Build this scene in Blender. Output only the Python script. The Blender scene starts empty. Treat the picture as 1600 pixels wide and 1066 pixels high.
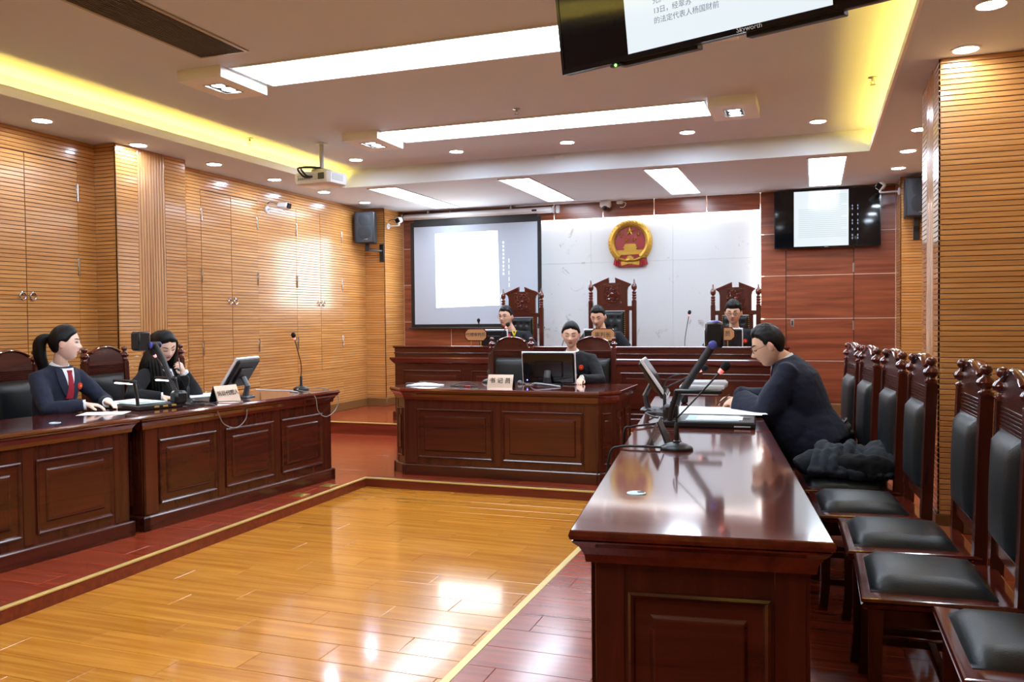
import bpy, bmesh, math, random
from math import sin, cos, pi, radians, sqrt, atan2, exp
from mathutils import Vector, Matrix, noise

SC = bpy.context.scene
COL = SC.collection
RND = random.Random(7)

# ------------------------------------------------------------------ camera
YAW, PITCH, ROLL = 0.345567, -0.025849, -0.009435
def camera_axes():
    cy, sy, cp, sp = cos(YAW), sin(YAW), cos(PITCH), sin(PITCH)
    f = Vector((-sy*cp, cy*cp, sp)); r = Vector((cy, sy, 0)); u = r.cross(f)
    c, s = cos(ROLL), sin(ROLL)
    return c*r+s*u, -s*r+c*u, f
_r, _u, _f = camera_axes()
cam_data = bpy.data.cameras.new('camera')
cam_data.sensor_width = 36.0
cam_data.lens = 36.0*1311.8/1600.0
cam_data.clip_start = 0.05
cam = bpy.data.objects.new('camera', cam_data)
COL.objects.link(cam)
_m = Matrix.Identity(4)
for i in range(3):
    _m[i][0] = _r[i]; _m[i][1] = _u[i]; _m[i][2] = -_f[i]
cam.matrix_world = Matrix.Translation((0, 0, 1.54)) @ _m
SC.camera = cam

# ------------------------------------------------------------------ world and exposure
world = bpy.data.worlds.new('world'); SC.world = world
world.use_nodes = True
world.node_tree.nodes['Background'].inputs[0].default_value = (0.8, 0.85, 1.0, 1)
world.node_tree.nodes['Background'].inputs[1].default_value = 0.05
SC.view_settings.view_transform = 'Standard'
SC.view_settings.look = 'None'
SC.view_settings.gamma = 1.0
SC.view_settings.use_curve_mapping = False
SC.view_settings.exposure = 0.85

PANEL_E = 8.5      # ceiling light panels
DOWN_E = 90.0      # round downlights
SPOT_E = 16.0      # twin lamps in the square boxes
COVE_E = 48.0      # amber led strips of the ceiling cove
HALO_E = 22.0      # white led strips round the marble
WHITE = (0.83, 0.96, 1.12)

# ------------------------------------------------------------------ materials
def S(r, g, b):
    def f(c):
        c /= 255.0
        return c/12.92 if c <= 0.04045 else ((c+0.055)/1.055)**2.4
    return (f(r), f(g), f(b), 1.0)

def newmat(name):
    m = bpy.data.materials.new(name); m.use_nodes = True
    nt = m.node_tree
    b = nt.nodes['Principled BSDF']
    return m, nt, b

def setin(b, **kw):
    for k, v in kw.items():
        b.inputs[k.replace('_', ' ')].default_value = v

def plain(name, col, rough=0.5, metal=0.0, spec=0.5, coat=0.0, bump=0.0, bscale=60.0, sheen=0.0):
    m, nt, b = newmat(name)
    setin(b, Base_Color=col, Roughness=rough, Metallic=metal, Specular_IOR_Level=spec, Coat_Weight=coat)
    if sheen: setin(b, Sheen_Weight=sheen)
    # slight procedural unevenness of the surface
    tc = nt.nodes.new('ShaderNodeTexCoord')
    n = nt.nodes.new('ShaderNodeTexNoise'); n.inputs['Scale'].default_value = bscale
    nt.links.new(tc.outputs['Object'], n.inputs['Vector'])
    mr = nt.nodes.new('ShaderNodeMapRange')
    mr.inputs['To Min'].default_value = max(0.02, rough-0.04); mr.inputs['To Max'].default_value = min(1, rough+0.04)
    nt.links.new(n.outputs['Fac'], mr.inputs['Value']); nt.links.new(mr.outputs['Result'], b.inputs['Roughness'])
    if bump:
        bp = nt.nodes.new('ShaderNodeBump'); bp.inputs['Strength'].default_value = bump; bp.inputs['Distance'].default_value = 0.01
        nt.links.new(n.outputs['Fac'], bp.inputs['Height']); nt.links.new(bp.outputs['Normal'], b.inputs['Normal'])
    return m

def emit(name, col, strength, base=0.8):
    m, nt, b = newmat(name)
    setin(b, Base_Color=(base, base, base, 1), Emission_Color=(*col[:3], 1), Emission_Strength=strength)
    return m

def wood(name, dark, light, axis=0, scale=9.0, stretch=14.0, rough=0.25, coat=0.3, bump=0.03, vary=0.18, spec=0.5):
    """wood with grain along one object axis; each object gets its own piece of the pattern"""
    m, nt, b = newmat(name)
    L = nt.links.new
    tc = nt.nodes.new('ShaderNodeTexCoord'); oi = nt.nodes.new('ShaderNodeObjectInfo')
    add = nt.nodes.new('ShaderNodeVectorMath'); add.operation = 'MULTIPLY_ADD'
    comb = nt.nodes.new('ShaderNodeCombineXYZ')
    for i in range(3): L(oi.outputs['Random'], comb.inputs[i])
    L(comb.outputs[0], add.inputs[0]); add.inputs[1].default_value = (37.0, 53.0, 91.0)
    L(tc.outputs['Object'], add.inputs[2])
    mp = nt.nodes.new('ShaderNodeMapping')
    sc = [scale*stretch/6]*3; sc[axis] = scale/6
    mp.inputs['Scale'].default_value = sc
    L(add.outputs[0], mp.inputs['Vector'])
    n1 = nt.nodes.new('ShaderNodeTexNoise'); n1.inputs['Scale'].default_value = 1.0
    n1.inputs['Detail'].default_value = 6; n1.inputs['Roughness'].default_value = 0.6; n1.inputs['Distortion'].default_value = 0.6
    L(mp.outputs[0], n1.inputs['Vector'])
    cr = nt.nodes.new('ShaderNodeValToRGB')
    cr.color_ramp.elements[0].position = 0.32; cr.color_ramp.elements[0].color = dark
    cr.color_ramp.elements[1].position = 0.72; cr.color_ramp.elements[1].color = light
    L(n1.outputs['Fac'], cr.inputs['Fac'])
    hsv = nt.nodes.new('ShaderNodeHueSaturation')
    mr = nt.nodes.new('ShaderNodeMapRange'); mr.inputs['To Min'].default_value = 1-vary; mr.inputs['To Max'].default_value = 1+vary
    L(oi.outputs['Random'], mr.inputs['Value']); L(mr.outputs['Result'], hsv.inputs['Value'])
    L(cr.outputs['Color'], hsv.inputs['Color']); L(hsv.outputs['Color'], b.inputs['Base Color'])
    setin(b, Roughness=rough, Coat_Weight=coat, Coat_Roughness=rough*0.5, Specular_IOR_Level=spec)
    if bump:
        bp = nt.nodes.new('ShaderNodeBump'); bp.inputs['Strength'].default_value = bump; bp.inputs['Distance'].default_value = 0.004
        L(n1.outputs['Fac'], bp.inputs['Height']); L(bp.outputs['Normal'], b.inputs['Normal'])
    return m

M = {}
M['slat_y'] = wood('slat wood along y', S(186, 124, 62), S(216, 158, 92), axis=1, scale=6, stretch=24, rough=0.24, coat=0.65, vary=0.07)
M['slat_x'] = wood('slat wood along x', S(186, 124, 62), S(216, 158, 92), axis=0, scale=6, stretch=24, rough=0.24, coat=0.65, vary=0.07)
M['flute'] = wood('fluted wood', S(178, 120, 68), S(208, 154, 96), axis=2, scale=6, stretch=24, rough=0.24, coat=0.65, vary=0.05)
M['groove'] = plain('groove brown', S(92, 52, 22), 0.6)
M['mahog'] = wood('mahogany along x', S(58, 22, 13), S(84, 33, 19), axis=0, scale=6, stretch=16, rough=0.24, coat=0.35, vary=0.08)
M['mahog_v'] = wood('mahogany upright', S(58, 22, 13), S(84, 33, 19), axis=2, scale=6, stretch=16, rough=0.24, coat=0.35, vary=0.08)
M['mahog_top'] = wood('polished mahogany top', S(74, 25, 17), S(106, 42, 28), axis=0, scale=5, stretch=16, rough=0.12, coat=0.8, vary=0.05, bump=0.01)
M['redpanel'] = wood('red panel wood', S(106, 50, 30), S(162, 88, 56), axis=0, scale=5, stretch=20, rough=0.28, coat=0.2, vary=0.08)
M['yfloor'] = wood('honey floor plank', S(174, 106, 28), S(210, 144, 54), axis=0, scale=7, stretch=22, rough=0.17, coat=0.4, vary=0.07, bump=0.01)
M['rfloor'] = wood('red floor plank', S(124, 44, 24), S(164, 68, 40), axis=0, scale=7, stretch=22, rough=0.22, coat=0.3, vary=0.08, bump=0.01)
M['riser'] = wood('riser wood', S(96, 32, 18), S(130, 52, 30), axis=0, scale=7, stretch=22, rough=0.3, coat=0.2)
M['subfloor'] = plain('dark joint', S(84, 34, 20), 0.7)
M['ysub'] = plain('floor joint', S(226, 190, 120), 0.6)
M['rsub'] = plain('red floor joint', S(98, 40, 27), 0.6)
M['gold_strip'] = plain('brass edging', S(214, 186, 112), 0.35, metal=0.25)
M['base'] = plain('baseboard brown', S(120, 82, 44), 0.35)
M['ceil'] = plain('ceiling paint', S(214, 222, 232), 0.85, spec=0.2, bump=0.02, bscale=200)
M['white_paint'] = plain('white paint', S(236, 236, 232), 0.5)
M['frame_white'] = plain('light frame', S(225, 225, 222), 0.4)
M['panel_e'] = emit('light panel diffuser', WHITE, PANEL_E)
M['down_e'] = emit('downlight lens', WHITE, DOWN_E)
M['spot_e'] = emit('twin spot lens', WHITE, SPOT_E)
M['cove_e'] = emit('amber led', (1.0, 0.65, 0.09), COVE_E)
M['halo_e'] = emit('white led', (1.0, 0.98, 0.95), HALO_E)
M['chrome'] = plain('polished metal', S(205, 205, 205), 0.2, metal=1.0)
M['steel'] = plain('satin steel', S(170, 165, 158), 0.35, metal=0.9)
M['black'] = plain('black plastic', S(24, 24, 26), 0.38)
M['blackgloss'] = plain('glossy black plastic', S(12, 12, 14), 0.12)
M['darkgrey'] = plain('dark grey plastic', S(52, 54, 58), 0.4)
M['speaker'] = plain('speaker cabinet', S(32, 36, 42), 0.42, bump=0.15, bscale=300)
M['grille'] = plain('speaker grille', S(38, 42, 48), 0.5, bump=0.5, bscale=500)
M['bluecap'] = plain('blue cap', S(84, 92, 190), 0.3)
M['whiteplastic'] = plain('white plastic', S(226, 228, 230), 0.35)
M['greyplastic'] = plain('pale grey plastic', S(196, 198, 202), 0.4)
M['paper'] = plain('paper', S(240, 242, 246), 0.7)
M['paper_blue'] = plain('pale blue paper', S(196, 222, 232), 0.7)
M['folder_green'] = plain('green folder', S(120, 190, 160), 0.6)
M['leather'] = plain('black leather', S(21, 24, 26), 0.42, bump=0.12, bscale=180)
M['screen_off'] = plain('dark screen', S(8, 9, 12), 0.06)
M['redled'] = emit('red ring', (1.0, 0.05, 0.03), 0.7)
M['blueled'] = emit('blue power light', (0.1, 0.15, 1.0), 6.0)
M['greenled'] = emit('green power light', (0.1, 1.0, 0.05), 4.0)
M['brassplate'] = plain('bronze name plate', S(186, 160, 140), 0.3, metal=0.6)
M['tanplate'] = plain('tan name board', S(176, 128, 84), 0.45)
M['ink'] = plain('black lettering', S(34, 24, 20), 0.6)
M['inkgrey'] = plain('grey lettering', S(120, 130, 150), 0.8)
M['brass'] = plain('brass', S(214, 182, 96), 0.3, metal=0.85)
M['gold'] = plain('gold relief', S(184, 142, 54), 0.38, metal=0.55, bump=0.25, bscale=90)
M['emblem_red'] = plain('emblem red', S(142, 15, 22), 0.3, bump=0.1, bscale=80)
M['cable'] = plain('cable grey', S(128, 124, 120), 0.5)
M['cableblack'] = plain('cable black', S(18, 18, 18), 0.5)
M['hair'] = None
# ------------------------------------------------------------------ mesh helpers
class MB:
    def __init__(s): s.v = []; s.f = []; s.mi = []; s.cur = 0
    def add(s, vs, fs):
        o = len(s.v); s.v.extend([tuple(v) for v in vs])
        for f in fs: s.f.append(tuple(i+o for i in f)); s.mi.append(s.cur)
        return s
    def box(s, x0, x1, y0, y1, z0, z1):
        return s.add([(x0,y0,z0),(x1,y0,z0),(x1,y1,z0),(x0,y1,z0),(x0,y0,z1),(x1,y0,z1),(x1,y1,z1),(x0,y1,z1)],
                     [(0,3,2,1),(4,5,6,7),(0,1,5,4),(1,2,6,5),(2,3,7,6),(3,0,4,7)])
    def cbox(s, c, sz, b=0.0, mat=None):
        """chamfered box"""
        hx, hy, hz = sz[0]/2, sz[1]/2, sz[2]/2
        b = min(b, hx*.95, hy*.95, hz*.95)
        vs = []; idx = {}
        for sx in (-1,1):
            for sy in (-1,1):
                for sz_ in (-1,1):
                    for k in range(3):
                        p = [sx*(hx-b), sy*(hy-b), sz_*(hz-b)]
                        p[k] = (sx*hx, sy*hy, sz_*hz)[k]
                        idx[(sx,sy,sz_,k)] = len(vs); vs.append(Vector(p))
        fs = []
        def face(keys, nrm):
            ii = [idx[k] for k in keys]
            a, b_, c_ = vs[ii[0]], vs[ii[1]], vs[ii[2]]
            if (b_-a).cross(c_-a).dot(Vector(nrm)) < 0: ii.reverse()
            fs.append(tuple(ii))
        for k in range(3):
            for sg in (-1,1):
                o = [i for i in range(3) if i != k]
                keys = []
                for a_, b_ in ((-1,-1),(1,-1),(1,1),(-1,1)):
                    t = [0,0,0]; t[k] = sg; t[o[0]] = a_; t[o[1]] = b_; keys.append((*t, k))
                n = [0,0,0]; n[k] = sg; face(keys, n)
        if b > 0:
            for k in range(3):
                o = [i for i in range(3) if i != k]
                for a_ in (-1,1):
                    for b_ in (-1,1):
                        keys = []
                        for e, kk in ((-1,o[0]),(1,o[0]),(1,o[1]),(-1,o[1])):
                            t = [0,0,0]; t[k] = e; t[o[0]] = a_; t[o[1]] = b_; keys.append((*t, kk))
                        n = [0,0,0]; n[o[0]] = a_; n[o[1]] = b_; face(keys, n)
            for sx in (-1,1):
                for sy in (-1,1):
                    for sz_ in (-1,1): face([(sx,sy,sz_,0),(sx,sy,sz_,1),(sx,sy,sz_,2)], (sx,sy,sz_))
        c = Vector(c)
        out = [(mat @ v if mat else v)+c for v in vs]
        return s.add(out, fs)
    def tube(s, pts, r, n=8, cap=True, up=None):
        pts = [Vector(p) for p in pts]
        m = len(pts); rr = r if isinstance(r, (list, tuple)) else [r]*m
        vs = []; fs = []
        T = [(pts[min(i+1,m-1)]-pts[max(i-1,0)]).normalized() for i in range(m)]
        a = Vector(up) if up else (Vector((0,0,1)) if abs(T[0].z) < .9 else Vector((1,0,0)))
        N = (a - T[0]*a.dot(T[0])).normalized()
        for i in range(m):
            N = (N - T[i]*N.dot(T[i]))
            N = N.normalized() if N.length > 1e-6 else Vector((1,0,0))
            B = T[i].cross(N)
            r_ = rr[i]; ra, rb = r_ if isinstance(r_, (list, tuple)) else (r_, r_)
            for k in range(n):
                t = 2*pi*k/n; vs.append(pts[i]+N*cos(t)*ra+B*sin(t)*rb)
        for i in range(m-1):
            for k in range(n):
                k2 = (k+1) % n
                fs.append((i*n+k, i*n+k2, (i+1)*n+k2, (i+1)*n+k))
        if cap:
            fs.append(tuple(range(n-1,-1,-1))); fs.append(tuple((m-1)*n+k for k in range(n)))
        return s.add(vs, fs)
    def lathe(s, prof, n=16, c=(0,0,0), mat=None):
        vs = []; fs = []; m = len(prof); c = Vector(c)
        for r, z in prof:
            for k in range(n):
                t = 2*pi*k/n; p = Vector((r*cos(t), r*sin(t), z)); vs.append((mat @ p if mat else p)+c)
        for i in range(m-1):
            for k in range(n):
                k2 = (k+1) % n
                fs.append((i*n+k, i*n+k2, (i+1)*n+k2, (i+1)*n+k))
        fs.append(tuple(range(n-1,-1,-1))); fs.append(tuple((m-1)*n+k for k in range(n)))
        return s.add(vs, fs)
    def ell(s, c, r, nu=20, nv=12, mat=None, fn=None):
        c = Vector(c); vs = []; fs = []
        for j in range(nv+1):
            ph = -pi/2+pi*j/nv
            for i in range(nu):
                t = 2*pi*i/nu
                n = Vector((cos(ph)*cos(t), cos(ph)*sin(t), sin(ph)))
                p = fn(n) if fn else Vector((n.x*r[0], n.y*r[1], n.z*r[2]))
                vs.append((mat @ p if mat else p)+c)
        for j in range(nv):
            for i in range(nu):
                i2 = (i+1) % nu
                if j == 0: fs.append((i, (j+1)*nu+i2, (j+1)*nu+i))
                elif j == nv-1: fs.append((j*nu+i, j*nu+i2, (j+1)*nu+i))
                else: fs.append((j*nu+i, j*nu+i2, (j+1)*nu+i2, (j+1)*nu+i))
        return s.add(vs, fs)
    def prism(s, poly, t0, t1, fr=None):
        """extrude a 2-D outline; fr(a, b, t) -> point"""
        fr = fr or (lambda a, b, t: (a, b, t))
        n = len(poly)
        vs = [fr(a, b, t0) for a, b in poly]+[fr(a, b, t1) for a, b in poly]
        fs = [tuple(range(n-1,-1,-1)), tuple(range(n, 2*n))]
        for i in range(n):
            j = (i+1) % n; fs.append((i, j, n+j, n+i))
        return s.add(vs, fs)
    def loops(s, loops, cap=True):
        n = len(loops[0]); vs = [p for l in loops for p in l]; fs = []
        for i in range(len(loops)-1):
            for k in range(n):
                k2 = (k+1) % n; fs.append((i*n+k, i*n+k2, (i+1)*n+k2, (i+1)*n+k))
        if cap:
            fs.append(tuple(range(n-1,-1,-1))); fs.append(tuple((len(loops)-1)*n+k for k in range(n)))
        return s.add(vs, fs)
    def slab(s, front, thick):
        """closed sheet from a grid of (point, normal)"""
        nr, nc = len(front), len(front[0])
        a = [p for row in front for p, n in row]; b = [p-n*thick for row in front for p, n in row]
        o = len(a); fs = []
        for i in range(nr-1):
            for j in range(nc-1):
                q = (i*nc+j, i*nc+j+1, (i+1)*nc+j+1, (i+1)*nc+j)
                fs.append(q); fs.append(tuple(o+k for k in reversed(q)))
        edge = [j for j in range(nc)]+[i*nc+nc-1 for i in range(1,nr)]+[(nr-1)*nc+j for j in range(nc-2,-1,-1)]+[i*nc for i in range(nr-2,0,-1)]
        for k in range(len(edge)):
            p, q = edge[k], edge[(k+1) % len(edge)]; fs.append((q, p, o+p, o+q))
        return s.add(a+b, fs)
    def mesh(s, name, smooth=True, angle=38, fix=True):
        me = bpy.data.meshes.new(name); me.from_pydata(s.v, [], s.f); me.update()
        if any(s.mi):
            me.polygons.foreach_set('material_index', s.mi)
        if fix:
            bm = bmesh.new(); bm.from_mesh(me); bmesh.ops.recalc_face_normals(bm, faces=bm.faces); bm.to_mesh(me); bm.free()
        if smooth:
            me.shade_smooth(); me.set_sharp_from_angle(angle=radians(angle))
        return me
    def build(s, name, mat, parent=None, loc=None, rot=None, **kw):
        return mk(name, s.mesh(name, **kw), mat, parent, loc, rot)

def mk(name, me, mat=None, parent=None, loc=None, rot=None):
    o = bpy.data.objects.new(name, me); COL.objects.link(o)
    if mat is not None and len(me.materials) == 0:
        for m in (mat if isinstance(mat, (list, tuple)) else [mat]): me.materials.append(M[m] if isinstance(m, str) else m)
    if parent: o.parent = parent
    if loc is not None: o.location = loc
    if rot is not None: o.rotation_euler = rot
    return o

def tag(o, label=None, cat=None, group=None, kind=None):
    if label: o['label'] = label
    if cat: o['category'] = cat
    if group: o['group'] = group
    if kind: o['kind'] = kind
    return o

def thing(name, label, cat, loc=(0,0,0), rotz=0.0, group=None, kind=None):
    o = bpy.data.objects.new(name, None); COL.objects.link(o)
    o.empty_display_size = 0.1
    o.location = loc; o.rotation_euler = (0, 0, rotz)
    return tag(o, label, cat, group, kind)

def copy_tree(o, parent=None):
    c = o.copy(); COL.objects.link(c); c.parent = parent
    for ch in o.children: copy_tree(ch, c)
    return c

def dup(root, loc, rotz, label, group=None):
    r = copy_tree(root)
    r.location = loc; r.rotation_euler = (0, 0, rotz); r['label'] = label
    if group: r['group'] = group
    return r

def text_mesh(body, size, extrude=0.001, align='CENTER'):
    c = bpy.data.curves.new('lettering', 'FONT'); c.body = body; c.size = size; c.extrude = extrude
    c.align_x = align; c.align_y = 'CENTER'; c.resolution_u = 3
    o = bpy.data.objects.new('lettering', c); COL.objects.link(o)
    dg = bpy.context.evaluated_depsgraph_get(); dg.update()
    me = bpy.data.meshes.new_from_object(o.evaluated_get(dg))
    bpy.data.objects.remove(o); bpy.data.curves.remove(c)
    me.materials.clear()
    return me

def offset_poly(poly, d):
    """offset a convex counter-clockwise outline outwards"""
    n = len(poly); out = []
    for i in range(n):
        p0, p1, p2 = Vector(poly[i-1]), Vector(poly[i]), Vector(poly[(i+1) % n])
        a = (p1-p0).normalized(); b = (p2-p1).normalized()
        na = Vector((a.y, -a.x)); nb = Vector((b.y, -b.x))
        k = (na+nb); k = k/ max(1e-6, (1+na.dot(nb)))
        out.append((p1.x+k.x*d, p1.y+k.y*d))
    return out

def loft_poly(mb, poly, prof):
    return mb.loops([[(x, y, z) for x, y in offset_poly(poly, d)] for d, z in prof])

def rect(x0, x1, y0, y1): return [(x0,y0),(x1,y0),(x1,y1),(x0,y1)]

def bez(pts, n=16):
    """smooth curve through the points (Catmull-Rom)"""
    P = [Vector(p) for p in pts]; P = [P[0]]+P+[P[-1]]; out = []
    for i in range(1, len(P)-2):
        for k in range(n):
            t = k/n; a, b, c, d = P[i-1], P[i], P[i+1], P[i+2]
            out.append(0.5*((2*b)+(c-a)*t+(2*a-5*b+4*c-d)*t*t+(3*b-a-3*c+d)*t**3))
    out.append(P[-2]); return out

def remesh(mb, name, voxel, smooth=2, jitter=None):
    """merge all shapes of a builder into one continuous skin"""
    me = mb.mesh(name+' raw', smooth=False)
    o = bpy.data.objects.new('raw', me); COL.objects.link(o)
    md = o.modifiers.new('r', 'REMESH'); md.mode = 'VOXEL'; md.voxel_size = voxel
    if smooth:
        sm = o.modifiers.new('s', 'SMOOTH'); sm.factor = 0.5; sm.iterations = smooth
    dg = bpy.context.evaluated_depsgraph_get(); dg.update()
    out = bpy.data.meshes.new_from_object(o.evaluated_get(dg))
    bpy.data.objects.remove(o); bpy.data.meshes.remove(me)
    out.name = name
    if jitter:
        ns = [v.normal.copy() for v in out.vertices]
        for v, n in zip(out.vertices, ns): v.co += n*jitter(v.co, n)
    out.shade_smooth()
    return out
# ------------------------------------------------------------------ the room
XL, XR, YB, YF = -6.38, 1.38, 11.83, -3.5
P, DZ = 0.10, 0.25            # platform and dais heights
ZC, ZU = 3.22, 3.44           # lower and upper ceiling
CX0, CX1, CY1 = -5.58, 0.53, 9.32     # ceiling recess
IX0, IX1, IY1 = -3.88, -1.39, 6.77    # sunken honey floor
DY = 9.33                     # dais edge
PITCHS = 0.035                # wall groove spacing

def struct(name, mb, mat, parent=None, **kw):
    o = mb.build(name, mat, parent, **kw); o['kind'] = 'structure'; return o

# sub floors
fl = struct('floor', MB().box(IX0, IX1, YF, IY1, -0.06, 0.016), 'ysub', smooth=False)
pf = struct('floor_platform', MB().box(XL, IX0, YF, IY1, -0.06, P-0.004).box(IX1, XR, YF, IY1, -0.06, P-0.004)
            .box(XL, XR, IY1, DY, -0.06, P-0.004), 'rsub', smooth=False)
ds = struct('floor_dais', MB().box(XL, XR, DY+0.012, YB+0.2, -0.06, DZ-0.004), 'subfloor', smooth=False)

def planks(parent, mat, x0, x1, y0, y1, z, pitch, length, ysh, xsh, stag, gap, holes=()):
    """one object per plank; joints staggered from row to row"""
    cache = {}
    k0 = math.floor((y0-ysh)/pitch); k1 = math.ceil((y1-ysh)/pitch)
    cnt = 0
    for k in range(k0, k1):
        ya, yb = max(y0, ysh+k*pitch), min(y1, ysh+(k+1)*pitch)
        if yb-ya < 0.01: continue
        segs = [(x0, x1)]
        for hx0, hx1, hy0, hy1 in holes:
            if (ya+yb)/2 > hy0 and (ya+yb)/2 < hy1:
                segs = [q for a, b in segs for q in ((a, min(b, hx0)), (max(a, hx1), b)) if q[1]-q[0] > 0.02]
        off = xsh+k*stag
        for a, b in segs:
            j = math.floor((a-off)/length)
            while off+j*length < b:
                xa, xb = max(a, off+j*length), min(b, off+(j+1)*length); j += 1
                if xb-xa < 0.02: continue
                w, d = round(xb-xa-gap, 3), round(yb-ya-gap, 3)
                if (w, d) not in cache:
                    cache[(w, d)] = MB().cbox((0,0,0), (w, d, 0.012), 0.0015).mesh('plank', smooth=False)
                mk('plank', cache[(w, d)], mat, parent, ((xa+xb)/2, (ya+yb)/2, z-0.006)); cnt += 1
    return cnt
planks(fl, 'yfloor', IX0+0.012, IX1, 1.2, IY1-0.01, 0.02, 0.190, 0.885, 4.725, -2.39, 0.295, 0.0028)
# far red floor has no visible joints at this size, still laid plank by plank
planks(pf, 'rfloor', XL, XR, 1.2, DY, P, 0.2145, 1.2, 4.275, -1.237, 0.4, 0.0014,
       holes=((IX0, IX1+0.02, -9, IY1+0.012),))
planks(ds, 'rfloor', XL, XR, DY+0.03, YB+0.2, DZ, 0.2145, 1.2, DY+0.03, -1.3, 0.4, 0.002)
# risers and brass nosings
struct('trim_1', MB().box(IX0-0.002, IX0+0.008, YF, IY1, -0.03, P-0.012), 'riser', smooth=False)
struct('trim_2', MB().box(IX0, IX1, IY1-0.008, IY1+0.002, -0.03, P-0.012), 'riser', smooth=False)
struct('trim_3', MB().box(IX1-0.008, IX1+0.002, YF, IY1, -0.03, P-0.012), 'riser', smooth=False)
struct('trim_4', MB().box(XL, XR, DY-0.002, DY+0.012, P-0.02, DZ-0.012), 'riser', smooth=False)
def nosing(name, x0, x1, y0, y1, z): struct(name, MB().cbox(((x0+x1)/2, (y0+y1)/2, z-0.005), (x1-x0, y1-y0, 0.012), 0.002), 'gold_strip')
nosing('trim_5', IX0-0.016, IX0+0.014, YF, IY1+0.016, P+0.001)
nosing('trim_6', IX0+0.014, IX1-0.014, IY1-0.014, IY1+0.022, P+0.001)
nosing('trim_7', IX1-0.014, IX1+0.026, YF, IY1+0.022, P+0.001)
nosing('trim_8', XL, XR, DY-0.014, DY+0.03, DZ+0.001)

# ceilings
struct('ceiling', MB().box(XL-0.2, CX0-0.22, YF, YB+0.2, ZC, ZC+0.1).box(CX1+0.22, XR+0.2, YF, YB+0.2, ZC, ZC+0.1)
       .box(CX0-0.22, CX1+0.22, CY1, YB+0.2, ZC, ZC+0.3)
       .box(CX0-0.22, CX0-0.02, YF, CY1, ZC, ZC+0.012).box(CX1+0.02, CX1+0.22, YF, CY1, ZC, ZC+0.012), 'ceil', smooth=False)
struct('ceiling_recess', MB().box(XL-0.2, XR+0.2, YF, CY1+0.05, ZU, ZU+0.1)
       .box(CX0-0.30, CX0-0.22, YF, CY1, ZC+0.02, ZU).box(CX1+0.22, CX1+0.30, YF, CY1, ZC+0.02, ZU), 'ceil', smooth=False)
struct('trim_9', MB().box(CX0-0.021, CX0, YF, CY1, ZC-0.001, ZC+0.075), 'white_paint', smooth=False)
struct('trim_10', MB().box(CX1, CX1+0.021, YF, CY1, ZC-0.001, ZC+0.055), 'white_paint', smooth=False)
# amber led strips lying in the two coves
for nm, x, side in (('led_strip', CX0-0.115, 'left'), ('led_strip', CX1+0.11, 'right')):
    t = thing(nm, 'amber light strip hidden in the %s ceiling cove' % side, 'light strip', (x, 3.0, ZC+0.012))
    MB().box(-0.012, 0.012, YF-2.9, CY1-3.1, 0.0, 0.004).build('strip_base', 'whiteplastic', t, smooth=False)
    MB().box(-0.009, 0.009, YF-2.9, CY1-3.1, 0.004, 0.010).build('strip_lamp', 'cove_e', t, smooth=False)

# outer shell
struct('wall_left', MB().box(XL-0.2, XL-0.012, YF, YB+0.2, -0.1, ZU+0.1), 'groove', smooth=False)
struct('wall_right', MB().box(XR+0.012, XR+0.2, YF, YB+0.2, -0.1, ZU+0.1), 'groove', smooth=False)
struct('wall_front', MB().box(XL-0.2, XR+0.2, YF-0.2, YF, -0.1, ZU+0.1), 'slat_x', smooth=False)
WL, WR = bpy.data.objects['wall_left'], bpy.data.objects['wall_right']

def slats(parent, mat, fr, u0, u1, z0, z1, name='slat_panel', single=False, d=0.010):
    """grooved boarding on a rectangle; fr(u, depth, z) -> point (depth grows out of the wall)"""
    g = 0.0045
    k0 = math.floor(z0/PITCHS); k1 = math.ceil(z1/PITCHS)
    mb = MB(); proto = None
    for k in range(k0, k1):
        a, b = max(z0, k*PITCHS+g/2), min(z1, (k+1)*PITCHS-g/2)
        if b-a < 0.004: continue
        c = 0.002
        def strip(m_, zo=0.0):
            pr = [(-d, a-zo), (-c, a-zo), (0, a-zo+c), (0, b-zo-c), (-c, b-zo), (-d, b-zo)]
            l0 = [fr(u0, q, z) for q, z in pr]; l1 = [fr(u1, q, z) for q, z in pr]
            m_.loops([l0, l1])
        if single:
            m_ = MB(); strip(m_)
            o = m_.build('slat', mat, parent, smooth=False)
        else: strip(mb)
    if not single:
        o = mb.build(name, mat, parent, smooth=False); o['kind'] = 'stuff'; return o

fx = lambda X: (lambda u, q, z: (X+q, u, z))          # facing +x
fxm = lambda X: (lambda u, q, z: (X-q, u, z))         # facing -x
fy = lambda Y: (lambda u, q, z: (u, Y-q, z))          # facing -y

# --- left wall boarding, with the cupboard doors let into it
PLX, PY0, PY1 = -6.13, 6.15, 7.085      # left pillar
slats(WL, 'slat_y', fx(XL), YF, 4.845, P+0.12, ZC)
slats(WL, 'slat_y', fx(XL), 5.953, PY0, P+0.12, ZC)
slats(WL, 'slat_y', fx(XL), 4.845, 5.953, 3.02, ZC)
slats(WL, 'slat_y', fx(XL), PY1, 7.600, P+0.12, ZC)
slats(WL, 'slat_y', fx(XL), 7.600, 8.605, 3.005, ZC)
slats(WL, 'slat_y', fx(XL), 7.600, 8.605, P+0.12, 0.74)
slats(WL, 'slat_y', fx(XL), 8.605, 9.415, P+0.12, ZC)
slats(WL, 'slat_y', fx(XL), 9.415, 10.545, 3.015, ZC)
slats(WL, 'slat_y', fx(XL), 9.415, 10.545, P+0.12, 0.86)
slats(WL, 'slat_y', fx(XL), 10.545, 11.21, P+0.12, ZC)
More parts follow.
